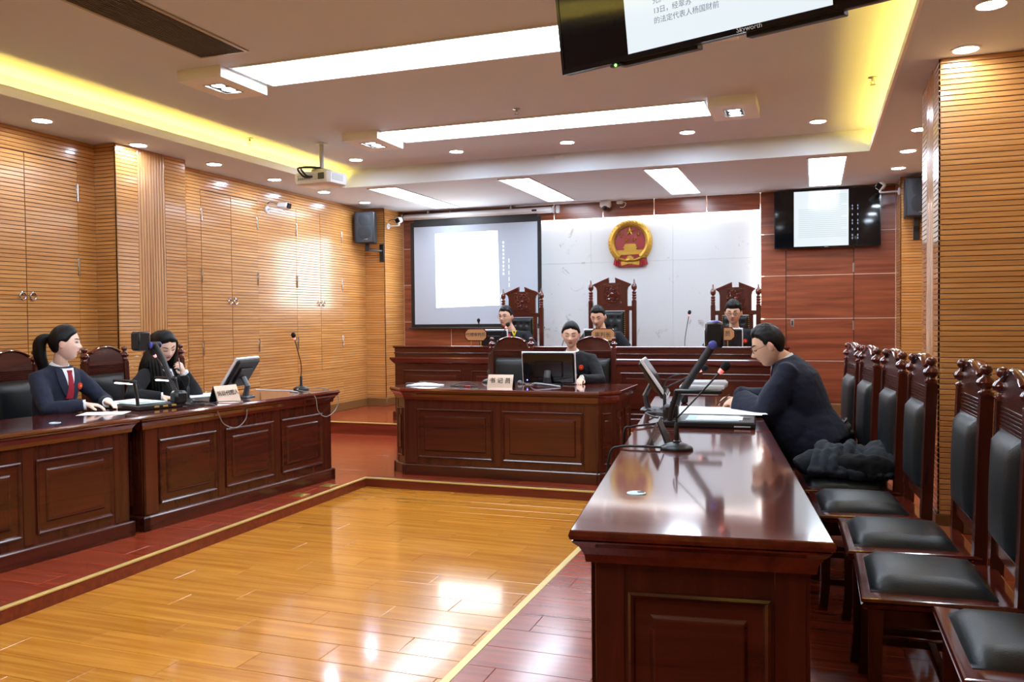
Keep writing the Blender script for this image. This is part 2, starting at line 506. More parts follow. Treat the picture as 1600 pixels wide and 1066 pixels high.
def ring_pull(parent, x, y, z):
    mb = MB(); n = 14
    mb.tube([(x+0.012, y+0.030*cos(2*pi*k/n), z+0.030*sin(2*pi*k/n)) for k in range(n+1)], 0.006, 6, cap=False)
    mb.lathe([(0.016,0),(0.016,0.006),(0.007,0.014)], 10, (x, y, z+0.03), Matrix.Rotation(pi/2,3,'Y'))
    mb.build('ring_pull', 'chrome', parent)
def hinge(parent, x, y, z):
    mb = MB(); mb.cbox((x+0.004, y, z), (0.008, 0.022, 0.16), 0.002); mb.tube([(x+0.008, y, z-0.08), (x+0.008, y, z+0.08)], 0.007, 8)
    mb.build('hinge', 'chrome', parent)
doors = [(4.845, 5.398, 0.30, 3.02, 1, 'left'), (5.398, 5.953, 0.30, 3.02, -1, 'right'),
         (7.600, 8.110, 0.74, 3.005, 1, 'left'), (8.110, 8.605, 0.74, 3.005, -1, 'right'),
         (9.415, 9.982, 0.86, 3.015, 1, 'left'), (9.982, 10.545, 0.86, 3.015, -1, 'right')]
slats(WL, 'slat_y', fx(XL), 4.845, 5.953, P+0.12, 0.30)
where = ['beside the pillar, next to the photograph edge', 'beside the pillar', 'under the bullet camera', 'under the bullet camera', 'nearest the loudspeaker', 'nearest the loudspeaker']
for i, (y0, y1, z0, z1, hs, sd) in enumerate(doors):
    t = thing('door_%d' % (i+1), 'grooved honey wood cupboard door, %s leaf of the pair %s' % (sd, where[i]), 'door', (XL, (y0+y1)/2, z0), kind='structure')
    fr = lambda u, q, z, ym=(y0+y1)/2, zb=z0: (q+0.002, u-ym, z-zb)
    slats(t, 'slat_y', fr, y0+0.004, y1-0.004, z0+0.004, z1-0.004, 'door_boarding')
    w = (y1-y0)/2
    ring_pull(t, 0.003, (w-0.05)*hs, 1.775-z0)
    for hz in (2.74, 2.06, 1.25):
        if hz > z0+0.1: hinge(t, 0.001, -hs*(w-0.006), hz-z0)

# left pillar: boarding on the outer thirds, fluting in the middle
plm = struct('wall_left_pillar', MB().box(XL-0.01, PLX-0.012, PY0+0.012, PY1-0.012, 0.0, ZC), 'groove', smooth=False)
slats(plm, 'slat_y', fx(PLX), PY0, 6.425, P+0.12, ZC)
slats(plm, 'slat_y', fx(PLX), 6.785, PY1, P+0.12, ZC)
slats(plm, 'slat_x', fy(PY0), XL, PLX, P+0.12, ZC)
slats(plm, 'slat_x', lambda u, q, z: (u, PY1+q, z), XL, PLX, P+0.12, ZC)
def flutes(parent, fr, u0, u1, z0, z1, n):
    w = (u1-u0)/n
    for k in range(n):
        a, b = u0+k*w+0.002, u0+(k+1)*w-0.002; m_ = (a+b)/2
        pr = [(a,-0.01),(a,-0.003),(a+0.005,0.001),(m_,0.003),(b-0.005,0.001),(b,-0.003),(b,-0.01)]
        MB().loops([[fr(u, q, z0) for u, q in pr], [fr(u, q, z1) for u, q in pr]]).build('flute', 'flute', parent, smooth=False)
flutes(plm, fx(PLX), 6.425, 6.785, P+0.12, ZC, 10)

# near right pillar
RPX, RY0, RY1 = 0.77, 6.17, 7.06
prm = struct('wall_right_pillar', MB().box(RPX+0.012, XR+0.02, RY0+0.012, RY1-0.012, 0.0, ZC), 'groove', smooth=False)
slats(prm, 'slat_x', fy(RY0), RPX, XR, P+0.12, ZC, single=True)
slats(prm, 'slat_y', fxm(RPX), RY0, 6.44, P+0.12, ZC)
slats(prm, 'slat_y', fxm(RPX), 6.79, RY1, P+0.12, ZC)
flutes(prm, fxm(RPX), 6.44, 6.79, P+0.12, ZC, 6)
slats(WR, 'slat_y', fxm(XR), YF, RY0, P+0.12, ZC)
slats(WR, 'slat_y', fxm(XR), RY1, 11.21, DZ+0.12, ZC)
# corner pillars by the dais
BLX, BRX, BPY = -6.05, 0.985, 11.21
pbl = struct('wall_back_left_pillar', MB().box(XL-0.01, BLX-0.012, BPY+0.012, YB+0.1, 0.0, ZC), 'groove', smooth=False)
slats(pbl, 'slat_x', fy(BPY), XL, BLX, DZ+0.12, ZC); slats(pbl, 'slat_y', fx(BLX), BPY, YB+0.02, DZ+0.12, ZC)
pbr = struct('wall_back_right_pillar', MB().box(BRX+0.012, XR+0.02, BPY+0.012, YB+0.1, 0.0, ZC), 'groove', smooth=False)
slats(pbr, 'slat_x', fy(BPY), BRX, XR, DZ+0.12, ZC); slats(pbr, 'slat_y', fxm(BRX), BPY, YB+0.02, DZ+0.12, ZC)
# baseboards
def bb(name, x0, x1, y0, y1, z0): struct(name, MB().cbox(((x0+x1)/2, (y0+y1)/2, z0+0.06), (x1-x0, y1-y0, 0.12), 0.004), 'base')
bb('baseboard_left', XL, XL+0.014, DY+0.02, BPY, DZ); bb('baseboard_left_front', XL, XL+0.014, YF, DY, P)
bb('baseboard_back_left', XL+0.014, BLX+0.012, BPY-0.012, BPY, DZ); bb('baseboard_back_left_side', BLX, BLX+0.012, BPY, YB, DZ)
bb('baseboard_back', BLX+0.012, BRX-0.012, YB-0.014, YB, DZ)
bb('baseboard_back_right', BRX-0.012, XR, BPY-0.012, BPY, DZ); bb('baseboard_back_right_side', BRX-0.012, BRX, BPY, YB-0.014, DZ)
bb('baseboard_pillar_right', RPX-0.012, XR, RY0-0.012, RY0, P); bb('baseboard_pillar_right_side', RPX-0.012, RPX, RY0, RY1, P)
bb('baseboard_pillar_left', PLX, PLX+0.012, PY0, PY1, P); bb('baseboard_right', XR-0.014, XR, YF, RY0-0.012, P)

# back wall: red wood panels with pale joints round a recessed marble panel
MX0, MX1, MZ1 = -4.24, -0.685, 2.985
M['joint'] = plain('pale joint', S(226, 206, 186), 0.5)
wb = struct('wall_back', MB().box(XL, XR+0.2, YB+0.10, YB+0.25, 0, ZU+0.1)
            .box(XL, MX0-0.05, YB+0.004, YB+0.10, 0, ZC).box(MX1+0.05, XR, YB+0.004, YB+0.10, 0, ZC), 'joint', smooth=False)
def wpanel(x0, x1, z0, z1):
    MB().cbox(((x0+x1)/2, YB+0.012, (z0+z1)/2), (x1-x0-0.008, 0.024, z1-z0-0.008), 0.002).build('panel', 'redpanel', wb, smooth=False)
zs = [DZ, 0.385, 0.951, 1.513, 2.088, 2.649, ZC]
for a, b in ((BLX, -5.25), (-5.25, MX0-0.004)):
    for i in range(len(zs)-1): wpanel(a, b, zs[i], zs[i+1])
for a, b in ((MX1+0.004, -0.355), (-0.355, 0.486), (0.486, BRX)):
    for i in range(len(zs)-1): wpanel(a, b, zs[i], zs[i+1])
xs = [MX0-0.004, -3.585, -2.853, -2.118, -1.393, MX1+0.004]
for i in range(5): wpanel(xs[i], xs[i+1], MZ1, ZC)
# dark slits where the hidden door is cut, and its lock and hinges
for x in (-0.355, 0.486):
    struct('trim_11' if x < 0 else 'trim_12', MB().box(x-0.004, x+0.004, YB-0.002, YB+0.01, DZ+0.12, 2.43), 'ink', smooth=False)
dl = thing('door_lock', 'small steel flush lock plate on the red panelled door', 'lock', (-0.274, YB-0.002, 1.454))
MB().cbox((0, 0, 0), (0.045, 0.008, 0.10), 0.004).build('lock_plate', 'steel', dl)
MB().cbox((0, -0.005, 0), (0.022, 0.006, 0.06), 0.003).build('finger_pull', 'darkgrey', dl)
for z in (2.175, 1.42, 0.7):
    MB().cbox((0.482, YB-0.003, z), (0.018, 0.006, 0.12), 0.002).build('hinge', 'steel', wb)

def marble():
    m, nt, b = newmat('white marble'); L = nt.links.new
    tc = nt.nodes.new('ShaderNodeTexCoord')
    n = nt.nodes.new('ShaderNodeTexNoise'); n.inputs['Scale'].default_value = 3.4; n.inputs['Detail'].default_value = 8
    n.inputs['Roughness'].default_value = 0.68; n.inputs['Distortion'].default_value = 1.2
    L(tc.outputs['Object'], n.inputs['Vector'])
    cr = nt.nodes.new('ShaderNodeValToRGB'); e = cr.color_ramp.elements
    e[0].position = 0.30; e[0].color = S(150, 144, 138); e[1].position = 0.40; e[1].color = S(198, 201, 203)
    L(n.outputs['Fac'], cr.inputs['Fac']); L(cr.outputs[0], b.inputs['Base Color'])
    setin(b, Roughness=0.16); return m
M['marble'] = marble()
mx = [MX0-0.05, -2.46, MX1+0.05]; mz = [DZ, 1.04, 1.697, 2.351, MZ1+0.09]
mxs = [MX0-0.05, -3.05, -1.87, MX1+0.05]
for i in range(3):
    for j in range(4):
        MB().box(mxs[i]+0.001, mxs[i+1]-0.001, YB+0.075, YB+0.10, mz[j]+0.001, mz[j+1]-0.001).build('marble_slab', 'marble', wb, smooth=False)
halo = thing('halo_light', 'white light strips hidden behind the edge of the marble panel', 'light strip', (-2.46, YB+0.045, MZ1))
MB().box(MX0+2.46, MX1+2.46, -0.012, 0.010, 0.022, 0.032).build('strip_lamp', 'halo_e', halo, smooth=False)
MB().box(MX1+2.46+0.022, MX1+2.46+0.032, -0.012, 0.010, -2.4, 0.0).build('strip_lamp', 'halo_e', halo, smooth=False)
MB().box(MX0+2.46-0.032, MX0+2.46-0.022, -0.012, 0.010, -2.4, 0.0).build('strip_lamp', 'halo_e', halo, smooth=False)

# ------------------------------------------------------------------ ceiling lights
def light_panel(name, x0, x1, y0, y1, z, label, group):
    t = thing(name, label, 'ceiling light', ((x0+x1)/2, (y0+y1)/2, z), group=group)
    a, b = (x1-x0)/2, (y1-y0)/2; f = 0.02
    MB().box(-a, a, -b, -b+f, -0.012, 0.0).box(-a, a, b-f, b, -0.012, 0).box(-a, -a+f, -b+f, b-f, -0.012, 0).box(a-f, a, -b+f, b-f, -0.012, 0).build('frame', 'frame_white', t, smooth=False)
    MB().box(-a+f, a-f, -b+f, b-f, -0.009, -0.001).build('diffuser', 'panel_e', t, smooth=False)
    return t
for i, (y0, y1, w) in enumerate(((5.22, 5.76, 'nearest the hanging television'), (7.52, 8.09, 'in front of the ceiling step'))):
    light_panel('ceiling_light_panel', -4.10, -0.89, y0, y1, ZU, 'long white ceiling light panel across the recess, '+w, 'long ceiling light panels')
for i, (y0, y1, w) in enumerate(((2.92, 3.46, 'above and behind the hanging television'), (0.62, 1.16, 'overhead at the public end'))):
    light_panel('ceiling_light_panel', -4.10, -0.89, y0, y1, ZU, 'long white ceiling light panel, '+w, 'long ceiling light panels')
for xc, w in ((-5.14, 'above the projection screen'), (-3.37, 'left of the emblem'), (-1.62, 'right of the emblem'), (0.13, 'above the wall television')):
    light_panel('stage_light_panel', xc-0.205, xc+0.205, 9.46, 11.49, ZC, 'white ceiling light panel over the dais, '+w, 'dais ceiling light panels')

def lamp_box(xc, yc, lab):
    t = thing('twin_spot_box', lab, 'ceiling light', (xc, yc, ZU), group='twin spot boxes')
    w, d, h = 0.40, 0.56, 0.085; a, b = 0.08, 0.13
    mb = MB(); mb.box(-w/2, -a, -d/2, d/2, -h, 0).box(a, w/2, -d/2, d/2, -h, 0).box(-a, a, -d/2, -b, -h, 0).box(-a, a, b, d/2, -h, 0).box(-a, a, -b, b, -0.02, 0)
    mb.build('housing', 'white_paint', t, smooth=False)
    MB().box(-a-0.008, -a+0.006, -b, b, -h-0.003, -h+0.02).box(a-0.006, a+0.008, -b, b, -h-0.003, -h+0.02).box(-a, a, -b-0.008, -b+0.006, -h-0.003, -h+0.02).box(-a, a, b-0.006, b+0.008, -h-0.003, -h+0.02).build('bezel', 'steel', t, smooth=False)
    for s_ in (-1, 1):
        l = MB().lathe([(0.062, -0.075), (0.062, -0.03), (0.04, -0.02)], 16, (0, s_*0.062, 0)).build('reflector', 'chrome', t)
        MB().lathe([(0.050, -0.078), (0.050, -0.070)], 16, (0, s_*0.062, 0)).build('lens', 'spot_e', l)
    return t
for xc, yc, l in ((-4.325, 5.44, 'square white twin spot box at the left end of the near light panel'), (-4.29, 7.74, 'square white twin spot box at the left end of the far light panel'),
                  (-0.665, 7.735, 'square white twin spot box at the right end of the far light panel'), (-0.665, 5.44, 'square white twin spot box hidden behind the hanging television')):
    lamp_box(xc, yc, l)

dl0 = None
def downlight(x, y, z, lab):
    global dl0
    if dl0 is None:
        t = thing('downlight', lab, 'ceiling light', (x, y, z), group='round downlights')
        MB().lathe([(0.088, 0), (0.088, -0.006), (0.074, -0.010), (0.070, -0.004), (0.070, 0)], 24).build('trim_ring', 'frame_white', t)
        MB().lathe([(0.069, -0.0005), (0.069, -0.005)], 24).build('lens', 'down_e', t)
        dl0 = t; return t
    return dup(dl0, (x, y, z), 0, lab)
nth = ['nearest the dais wall', 'second from the dais wall', 'third from the dais wall', 'just past the pillar towards the dais', 'at the pillar top', 'second from the public end', 'farthest from the dais']
ords = ['first', 'second', 'third', 'fourth', 'fifth', 'sixth']
for i, y in enumerate((4.2, 5.25, 6.30, 7.36, 8.42, 9.48, 10.54)):
    downlight(-5.99, y, ZC, 'round recessed downlight by the left wall, '+nth[6-i])
for i, y in enumerate((4.2, 5.19, 6.0, 7.36, 8.40, 9.45, 10.5)):
    downlight(0.90, y, ZC, 'round recessed downlight by the right wall, '+nth[6-i])
for i, x in enumerate((-5.08, -3.79, -2.495, -1.222, 0.035)):
    downlight(x, 8.74, ZU, 'round downlight in front of the ceiling step, %s from the left' % ords[i])
# ------------------------------------------------------------------ desks
TOPP = [(0.016, -0.105), (0.020, -0.080), (0.034, -0.055), (0.050, -0.040), (0.053, -0.034), (0.048, -0.032), (0.058, -0.028), (0.062, -0.016), (0.058, -0.003), (0.054, 0.0)]
def raised_panel(w, h):
    """field panel: sunk frame moulding and a raised centre; lies in x-z, faces -y, origin at its centre"""
    def rl(d, y): return [(-w/2+d, y, -h/2+d), (w/2-d, y, -h/2+d), (w/2-d, y, h/2-d), (-w/2+d, y, h/2-d)]
    mb = MB()
    mb.loops([rl(0, 0.0), rl(0.0, -0.010), rl(0.008, -0.014), rl(0.016, -0.008), rl(0.024, 0.004), rl(0.062, 0.006),
              rl(0.066, -0.004), rl(0.074, -0.012), rl(0.080, -0.013), rl(0.09, -0.012)])
    return mb.mesh('panel', smooth=False)
def desk(name, label, cat, poly, H, loc, rotz, faces, group=None, plinth=0.105, lip=None):
    """faces: list of (p0, p1, number of panels, side margin) seen from outside, left to right"""
    t = thing(name, label, cat, loc, rotz, group)
    for p0, p1, *_ in faces:       # boards on the panelled sides only: the sitting side stays open
        p0, p1 = Vector(p0), Vector(p1); d = (p1-p0).normalized(); nr = Vector((d.y, -d.x))
        quad = lambda o, i, e: [tuple(p0-d*e+nr*o), tuple(p1+d*e+nr*o), tuple(p1+d*e-nr*i), tuple(p0-d*e-nr*i)]
        MB().loops([[(x, y, z) for x, y in quad(0, 0.035, 0)] for z in (0.02, H-0.09)]).build('side_board', 'mahog_v', t, smooth=False)
        MB().loops([[(x, y, z) for x, y in quad(o, 0.03, o)] for o, z in ((0.024, 0.0), (0.024, plinth-0.012), (0.018, plinth-0.004), (0.004, plinth))]).build('plinth', 'mahog', t, smooth=False)
    b = MB(); loft_poly(b, poly, [(d, H+z) for d, z in TOPP]); b.build('top', 'mahog_top', t, smooth=False)
    for p0, p1, n, mg, zb, zt in faces:
        p0, p1 = Vector(p0), Vector(p1); L = (p1-p0).length; d = (p1-p0)/L; ang = atan2(d.y, d.x)
        gap = 0.095; w = (L-2*mg-(n-1)*gap)/n; me = raised_panel(w, zt-zb); nrm = Vector((d.y, -d.x))
        for k in range(n):
            c = p0+d*(mg+w/2+k*(w+gap))+nrm*0.002
            mk('panel', me, 'mahog', t, (c.x, c.y, (zb+zt)/2), (0, 0, ang))
        # stile and rail strips, proud of the body
        for k in range(n+1):
            mb = MB()
            c = p0+d*(mg/2 if k == 0 else (L-mg/2 if k == n else mg+k*(w+gap)-gap/2))
            ww = (mg*0.8 if k in (0, n) else gap*0.72)
            mb.cbox((c.x+nrm.x*0.001, c.y+nrm.y*0.001, (plinth+H-0.1)/2), (ww, 0.006, H-0.1-plinth-0.01), 0.002, Matrix.Rotation(ang, 3, 'Z'))
            mb.build('stile', 'mahog_v', t, smooth=False)
    return t
HD = 0.81
PZ0, PZ1 = 0.165, 0.62
# left pair of desks; local x runs along the desk, local -y faces the court
def long_desk(label, Lb, D, loc, rotz, nfront, group):
    poly = rect(-Lb/2, Lb/2, -D/2, D/2)
    return desk('counsel_desk', label, 'desk', poly, HD, loc, rotz,
                [((-Lb/2, -D/2), (Lb/2, -D/2), nfront, 0.13, PZ0, PZ1), ((Lb/2, -D/2), (Lb/2, D/2), 1, 0.11, PZ0, PZ1), ((-Lb/2, D/2), (-Lb/2, -D/2), 1, 0.11, PZ0, PZ1)], group)
def place_left(yA, yB, xA, xB, D=0.58):
    a, b = Vector((xA, yA)), Vector((xB, yB)); d = (b-a).normalized(); n = Vector((-d.y, d.x)); c = (a+b)/2+n*D/2
    return (c.x, c.y, P), atan2(d.y, d.x), (b-a).length, D
loc, ang, L, D = place_left(4.555, 6.60, -4.345, -4.135)
long_desk('dark mahogany counsel desk on the left carrying the monitor and tall microphone', L, D, loc, ang, 3, 'counsel desks')
LD_B = (loc, ang)
loc, ang, L, D = place_left(2.38, 4.43, -4.56, -4.352)
long_desk('dark mahogany counsel desk at the left edge with a loose sheet on it', L, D, loc, ang, 3, 'counsel desks')
# right pair: the long edge runs away from the camera
RU = Vector((-0.119, 0.9929)); RV = Vector((0.9929, 0.119))
def right_desk(label, s0, s1):
    o = Vector((-0.69, 2.39)); D = 0.755-0.125; L = (s1-s0)-0.128
    c = o+RU*((s0+s1)/2)+RV*0.3775
    return long_desk(label, L, D, (c.x, c.y, P), atan2(-RU.y, -RU.x), 3, 'counsel desks')
right_desk('dark mahogany counsel desk nearest the camera, bare but for a microphone', 0.0, 2.315)
right_desk('dark mahogany counsel desk where the man in the dark robe sits', 2.32, 4.40)
# clerk's desk with clipped corners
cp = [(-1.64, 7.19), (-1.64, 7.86), (-3.76, 7.86), (-3.76, 7.17), (-3.60, 7.03), (-1.76, 7.05)]
cc = Vector((-2.70, 7.45))
cpl = [(x-cc.x, y-cc.y) for x, y in cp]
q = [Vector(p) for p in cpl]
desk('clerk_desk', "clerk's mahogany desk with clipped corners in front of the judges' bench", 'desk', cpl, HD, (cc.x, cc.y, P), 0.0,
     [(q[4], q[5], 2, 0.13, PZ0, PZ1), (q[3], q[4], 1, 0.045, PZ0, PZ1), (q[5], q[0], 1, 0.045, PZ0, PZ1), (q[0], q[1], 2, 0.06, PZ0, PZ1), (q[2], q[3], 2, 0.06, PZ0, PZ1)])
# judges' bench: worktop behind a taller gallery front
BX0, BX1, BY = -5.13, -0.27, 9.74
t = thing('judges_bench', "long mahogany judges' bench with a raised gallery front on the dais", 'bench', ((BX0+BX1)/2, BY+0.3, DZ))
hw = (BX1-BX0)/2
bpoly = rect(-hw, hw, -0.29, -0.05)
mb = MB(); loft_poly(mb, bpoly, [(0, 0.0), (0, 0.80), (0.004, 0.955)]); mb.build('gallery', 'mahog', t, smooth=False)
mb = MB(); loft_poly(mb, bpoly, [(0.026, 0.0), (0.026, 0.10), (0.018, 0.110), (0.004, 0.114)]); mb.build('plinth', 'mahog', t, smooth=False)
mb = MB(); loft_poly(mb, bpoly, [(0.004, 0.730), (0.020, 0.745), (0.034, 0.765), (0.050, 0.790), (0.054, 0.800), (0.048, 0.812), (0.014, 0.818)]); mb.build('moulding', 'mahog_top', t, smooth=False)
mb = MB(); loft_poly(mb, bpoly, [(0.008, 0.86), (0.014, 0.868), (0.008, 0.876)]); mb.build('bead', 'mahog', t, smooth=False)
mb = MB(); loft_poly(mb, bpoly, [(0.004, 0.930), (0.018, 0.940), (0.022, 0.950), (0.018, 0.958), (0.012, 0.960)]); mb.build('cap', 'mahog_top', t, smooth=False)
MB().box(-hw, hw, -0.05, 0.10, 0.745, 0.785).build('worktop', 'mahog_top', t, smooth=False)
MB().box(-hw, -hw+0.04, -0.05, 0.09, 0.0, 0.745).box(hw-0.04, hw, -0.05, 0.09, 0.0, 0.745).build('side_panel', 'mahog_v', t, smooth=False)
npan = 5; w = (2*hw-0.24-4*0.14)/npan; me = raised_panel(w, 0.50)
for k in range(npan): mk('panel', me, 'mahog', t, (-hw+0.12+w/2+k*(w+0.14), -0.292, 0.40))

# ------------------------------------------------------------------ chairs
FIN = [(0.026, 0.0), (0.030, 0.006), (0.030, 0.016), (0.020, 0.022), (0.018, 0.030), (0.034, 0.042), (0.038, 0.056), (0.032, 0.068), (0.016, 0.078), (0.013, 0.086), (0.022, 0.096), (0.025, 0.108), (0.020, 0.120), (0.008, 0.127)]
def cushion(w0, w1, d, h, puff, n=10):
    """pillow on a trapezoid plan: w0 wide in front (y=-d/2), w1 at the back"""
    mb = MB(); rows = []
    for lvl, (ins, z) in enumerate(((0.0, 0.0), (-0.004, h*0.5), (0.002, h*0.85), (0.02, h))):
        pass
    N = n; top = []
    for i in range(N+1):
        v = i/N; y = -d/2+d*v; w = w0+(w1-w0)*v; row = []
        for j in range(N+1):
            u = j/N; e = min(u, 1-u, v, 1-v)
            z = h*min(1.0, (e/0.11)**0.5)+puff*sin(pi*u)*sin(pi*v)
            row.append(Vector((w*(u-0.5), y, z)))
        top.append(row)
    a = [p for r_ in top for p in r_]; fs = []
    m_ = N+1
    for i in range(N):
        for j in range(N): fs.append((i*m_+j, i*m_+j+1, (i+1)*m_+j+1, (i+1)*m_+j))
    edge = [j for j in range(m_)]+[i*m_+N for i in range(1, m_)]+[N*m_+j for j in range(N-1, -1, -1)]+[i*m_ for i in range(N-1, 0, -1)]
    base = len(a); a = a+[Vector((a[k].x, a[k].y, -0.02)) for k in edge]
    ne = len(edge)
    for k in range(ne): fs.append((edge[(k+1) % ne], edge[k], base+k, base+(k+1) % ne))
    fs.append(tuple(base+k for k in range(ne)))
    return mb.add(a, fs)
def court_chair(label, loc, rotz, group):
    """faces local -y"""
    t = thing('court_chair', label, 'chair', loc, rotz, group)
    SH = 0.475; W0, W1 = 0.60, 0.50; D = 0.50
    poly = [(-W0/2, -D/2), (W0/2, -D/2), (W1/2, D/2), (-W1/2, D/2)]
    mb = MB(); loft_poly(mb, poly, [(-0.012, SH-0.042), (0.0, SH-0.034), (0.004, SH-0.022), (-0.004, SH-0.018), (0.004, SH-0.012), (0.0, SH-0.002), (-0.006, SH)]); mb.build('seat_frame', 'mahog_top', t, smooth=False)
    mb = MB(); loft_poly(mb, offset_poly(poly, -0.05), [(0, SH-0.11), (0, SH-0.04)]); mb.build('apron', 'mahog', t, smooth=False)
    c = cushion(0.44, 0.40, 0.40, 0.038, 0.018); o = c.build('seat_cushion', 'leather', t, (0, -0.02, SH+0.002), angle=60)
    for sx in (-1, 1):
        x, y = sx*(W0/2-0.045), -D/2+0.045
        MB().loops([[(x-0.024, y-0.024, SH-0.04), (x+0.024, y-0.024, SH-0.04), (x+0.024, y+0.024, SH-0.04), (x-0.024, y+0.024, SH-0.04)],
                    [(x-0.020, y-0.022, 0.12), (x+0.020, y-0.022, 0.12), (x+0.020, y+0.018, 0.12), (x-0.020, y+0.018, 0.12)],
                    [(x-0.024, y-0.034, 0.0), (x+0.020, y-0.034, 0.0), (x+0.020, y+0.006, 0.0), (x-0.024, y+0.006, 0.0)]]).build('leg', 'mahog_v', t, smooth=False)
        # back post runs from the floor to the finial
        x = sx*(W1/2-0.022); s_ = 0.024
        def ring(y, z, k=s_): return [(x-k, y-k, z), (x+k, y-k, z), (x+k, y+k, z), (x-k, y+k, z)]
        p = MB().loops([ring(D/2+0.04, 0.0), ring(D/2-0.005, SH-0.05), ring(D/2+0.0, SH+0.1), ring(D/2+0.008, 0.85), ring(D/2+0.018, 1.115)]).build('leg', 'mahog_v', t, smooth=False)
        MB().lathe(FIN, 14, (x, D/2+0.018, 1.115)).build('finial', 'mahog_top', p)
    for sx in (-1, 1):
        MB().cbox((sx*(W1/2+0.0), 0.02, 0.14), (0.022, D-0.06, 0.035), 0.004).build('stretcher', 'mahog', t, smooth=False)
    MB().cbox((0, 0.03, 0.14), (W0-0.12, 0.03, 0.03), 0.004).build('stretcher', 'mahog', t, smooth=False)
    xi = W1/2-0.046
    def by(z): return D/2+0.008*(z-SH)/(0.85-SH) if z < 0.85 else D/2+0.008+0.010*(z-0.85)/0.265
    # lower rail, fluted rail and arched crown between the posts
    MB().cbox((0, by(0.57), 0.565), (2*xi, 0.026, 0.055), 0.004).build('back_rail', 'mahog', t, smooth=False)
    mb = MB()
    for k in range(6):
        z = 1.022+k*0.0145
        mb.tube([(-xi, by(z)-0.010, z), (xi, by(z)-0.010, z)], 0.0065, 6)
    mb.box(-xi, xi, by(1.06)-0.008, by(1.06)+0.014, 1.012, 1.104)
    mb.build('fluted_rail', 'mahog', t, smooth=False)
    cr = [(-xi, 1.100)]
    hw_ = xi-0.03
    cr += [(-xi+0.012, 1.130), (-xi+0.03, 1.185)]
    N = 12
    for k in range(N+1):
        u = -1+2*k/N; cr.append((u*hw_*0.86, 1.190+0.045*(1-u*u)))
    cr += [(xi-0.03, 1.185), (xi-0.012, 1.130), (xi, 1.100)]
    fr = lambda a, b, q: (a, by(b)+q, b)
    MB().prism(cr, -0.012, 0.014, fr).build('crown', 'mahog', t, smooth=False)
    mb = MB(); mb.tube([(u*hw_*0.93, by(1.2)+0.002, 1.196+0.047*(1-u*u)) for u in [(-1+2*k/16) for k in range(17)]], [(0.012, 0.030)]*17, 8, up=(0,0,1)); mb.build('crown_moulding', 'mahog_top', t)
    # back pad
    pd = cushion(2*xi-0.035, 2*xi-0.02, 0.43, 0.034, 0.016); o = pd.build('back_pad', 'leather', t, angle=60)
    tl = atan2(0.012, 0.43)
    o.location = (0, by(0.80)-0.012, 0.805); o.rotation_euler = (pi/2-tl*0.9, 0, 0)
    MB().cbox((0, by(0.8)+0.004, 0.805), (2*xi-0.01, 0.016, 0.42), 0.003, Matrix.Rotation(-tl*0.9, 3, 'X')).build('back_board', 'mahog_v', t, smooth=False)
    return t
G = 'court chairs with black leather seats'
ch0 = court_chair('mahogany court chair nearest the camera on the right, cut by the frame', (0.375+0.25, 2.775, P), radians(-90), G)
for y, fxp, a, lab in ((3.385, 0.155, -90, 'mahogany court chair on the right, second from the camera, with empty leather seat'),
                    (4.005, 0.120, -88, 'mahogany court chair on the right, third from the camera, with empty leather seat'),
                    (4.63, -0.01, -86, 'mahogany court chair between the empty chairs and the chair with the coat'),
                    (5.245, -0.085, -84, 'mahogany court chair on the right with a black coat thrown over its seat'),
                    (5.86, -0.175, -83, 'mahogany court chair that the man in the dark robe sits on'),
                    (6.47, -0.25, -83, 'farthest mahogany court chair on the right, beyond the man in the dark robe')):
    dup(ch0, (fxp+0.25, y, P), radians(a), lab, G)
for x, y, a, lab in ((-5.28, 4.56, 95, 'mahogany court chair behind the ponytailed woman in navy'), (-5.26, 5.42, 95, 'empty mahogany court chair between the two women on the left'),
                     (-5.22, 6.05, 95, 'mahogany court chair behind the long-haired woman in black')):
    dup(ch0, (x, y, P), radians(a), lab, G)
dup(ch0, (-3.12, 8.38, P), 0, "empty mahogany court chair at the clerk's desk", G)
dup(ch0, (-2.21, 8.40, P), 0, "mahogany court chair behind the clerk", G)

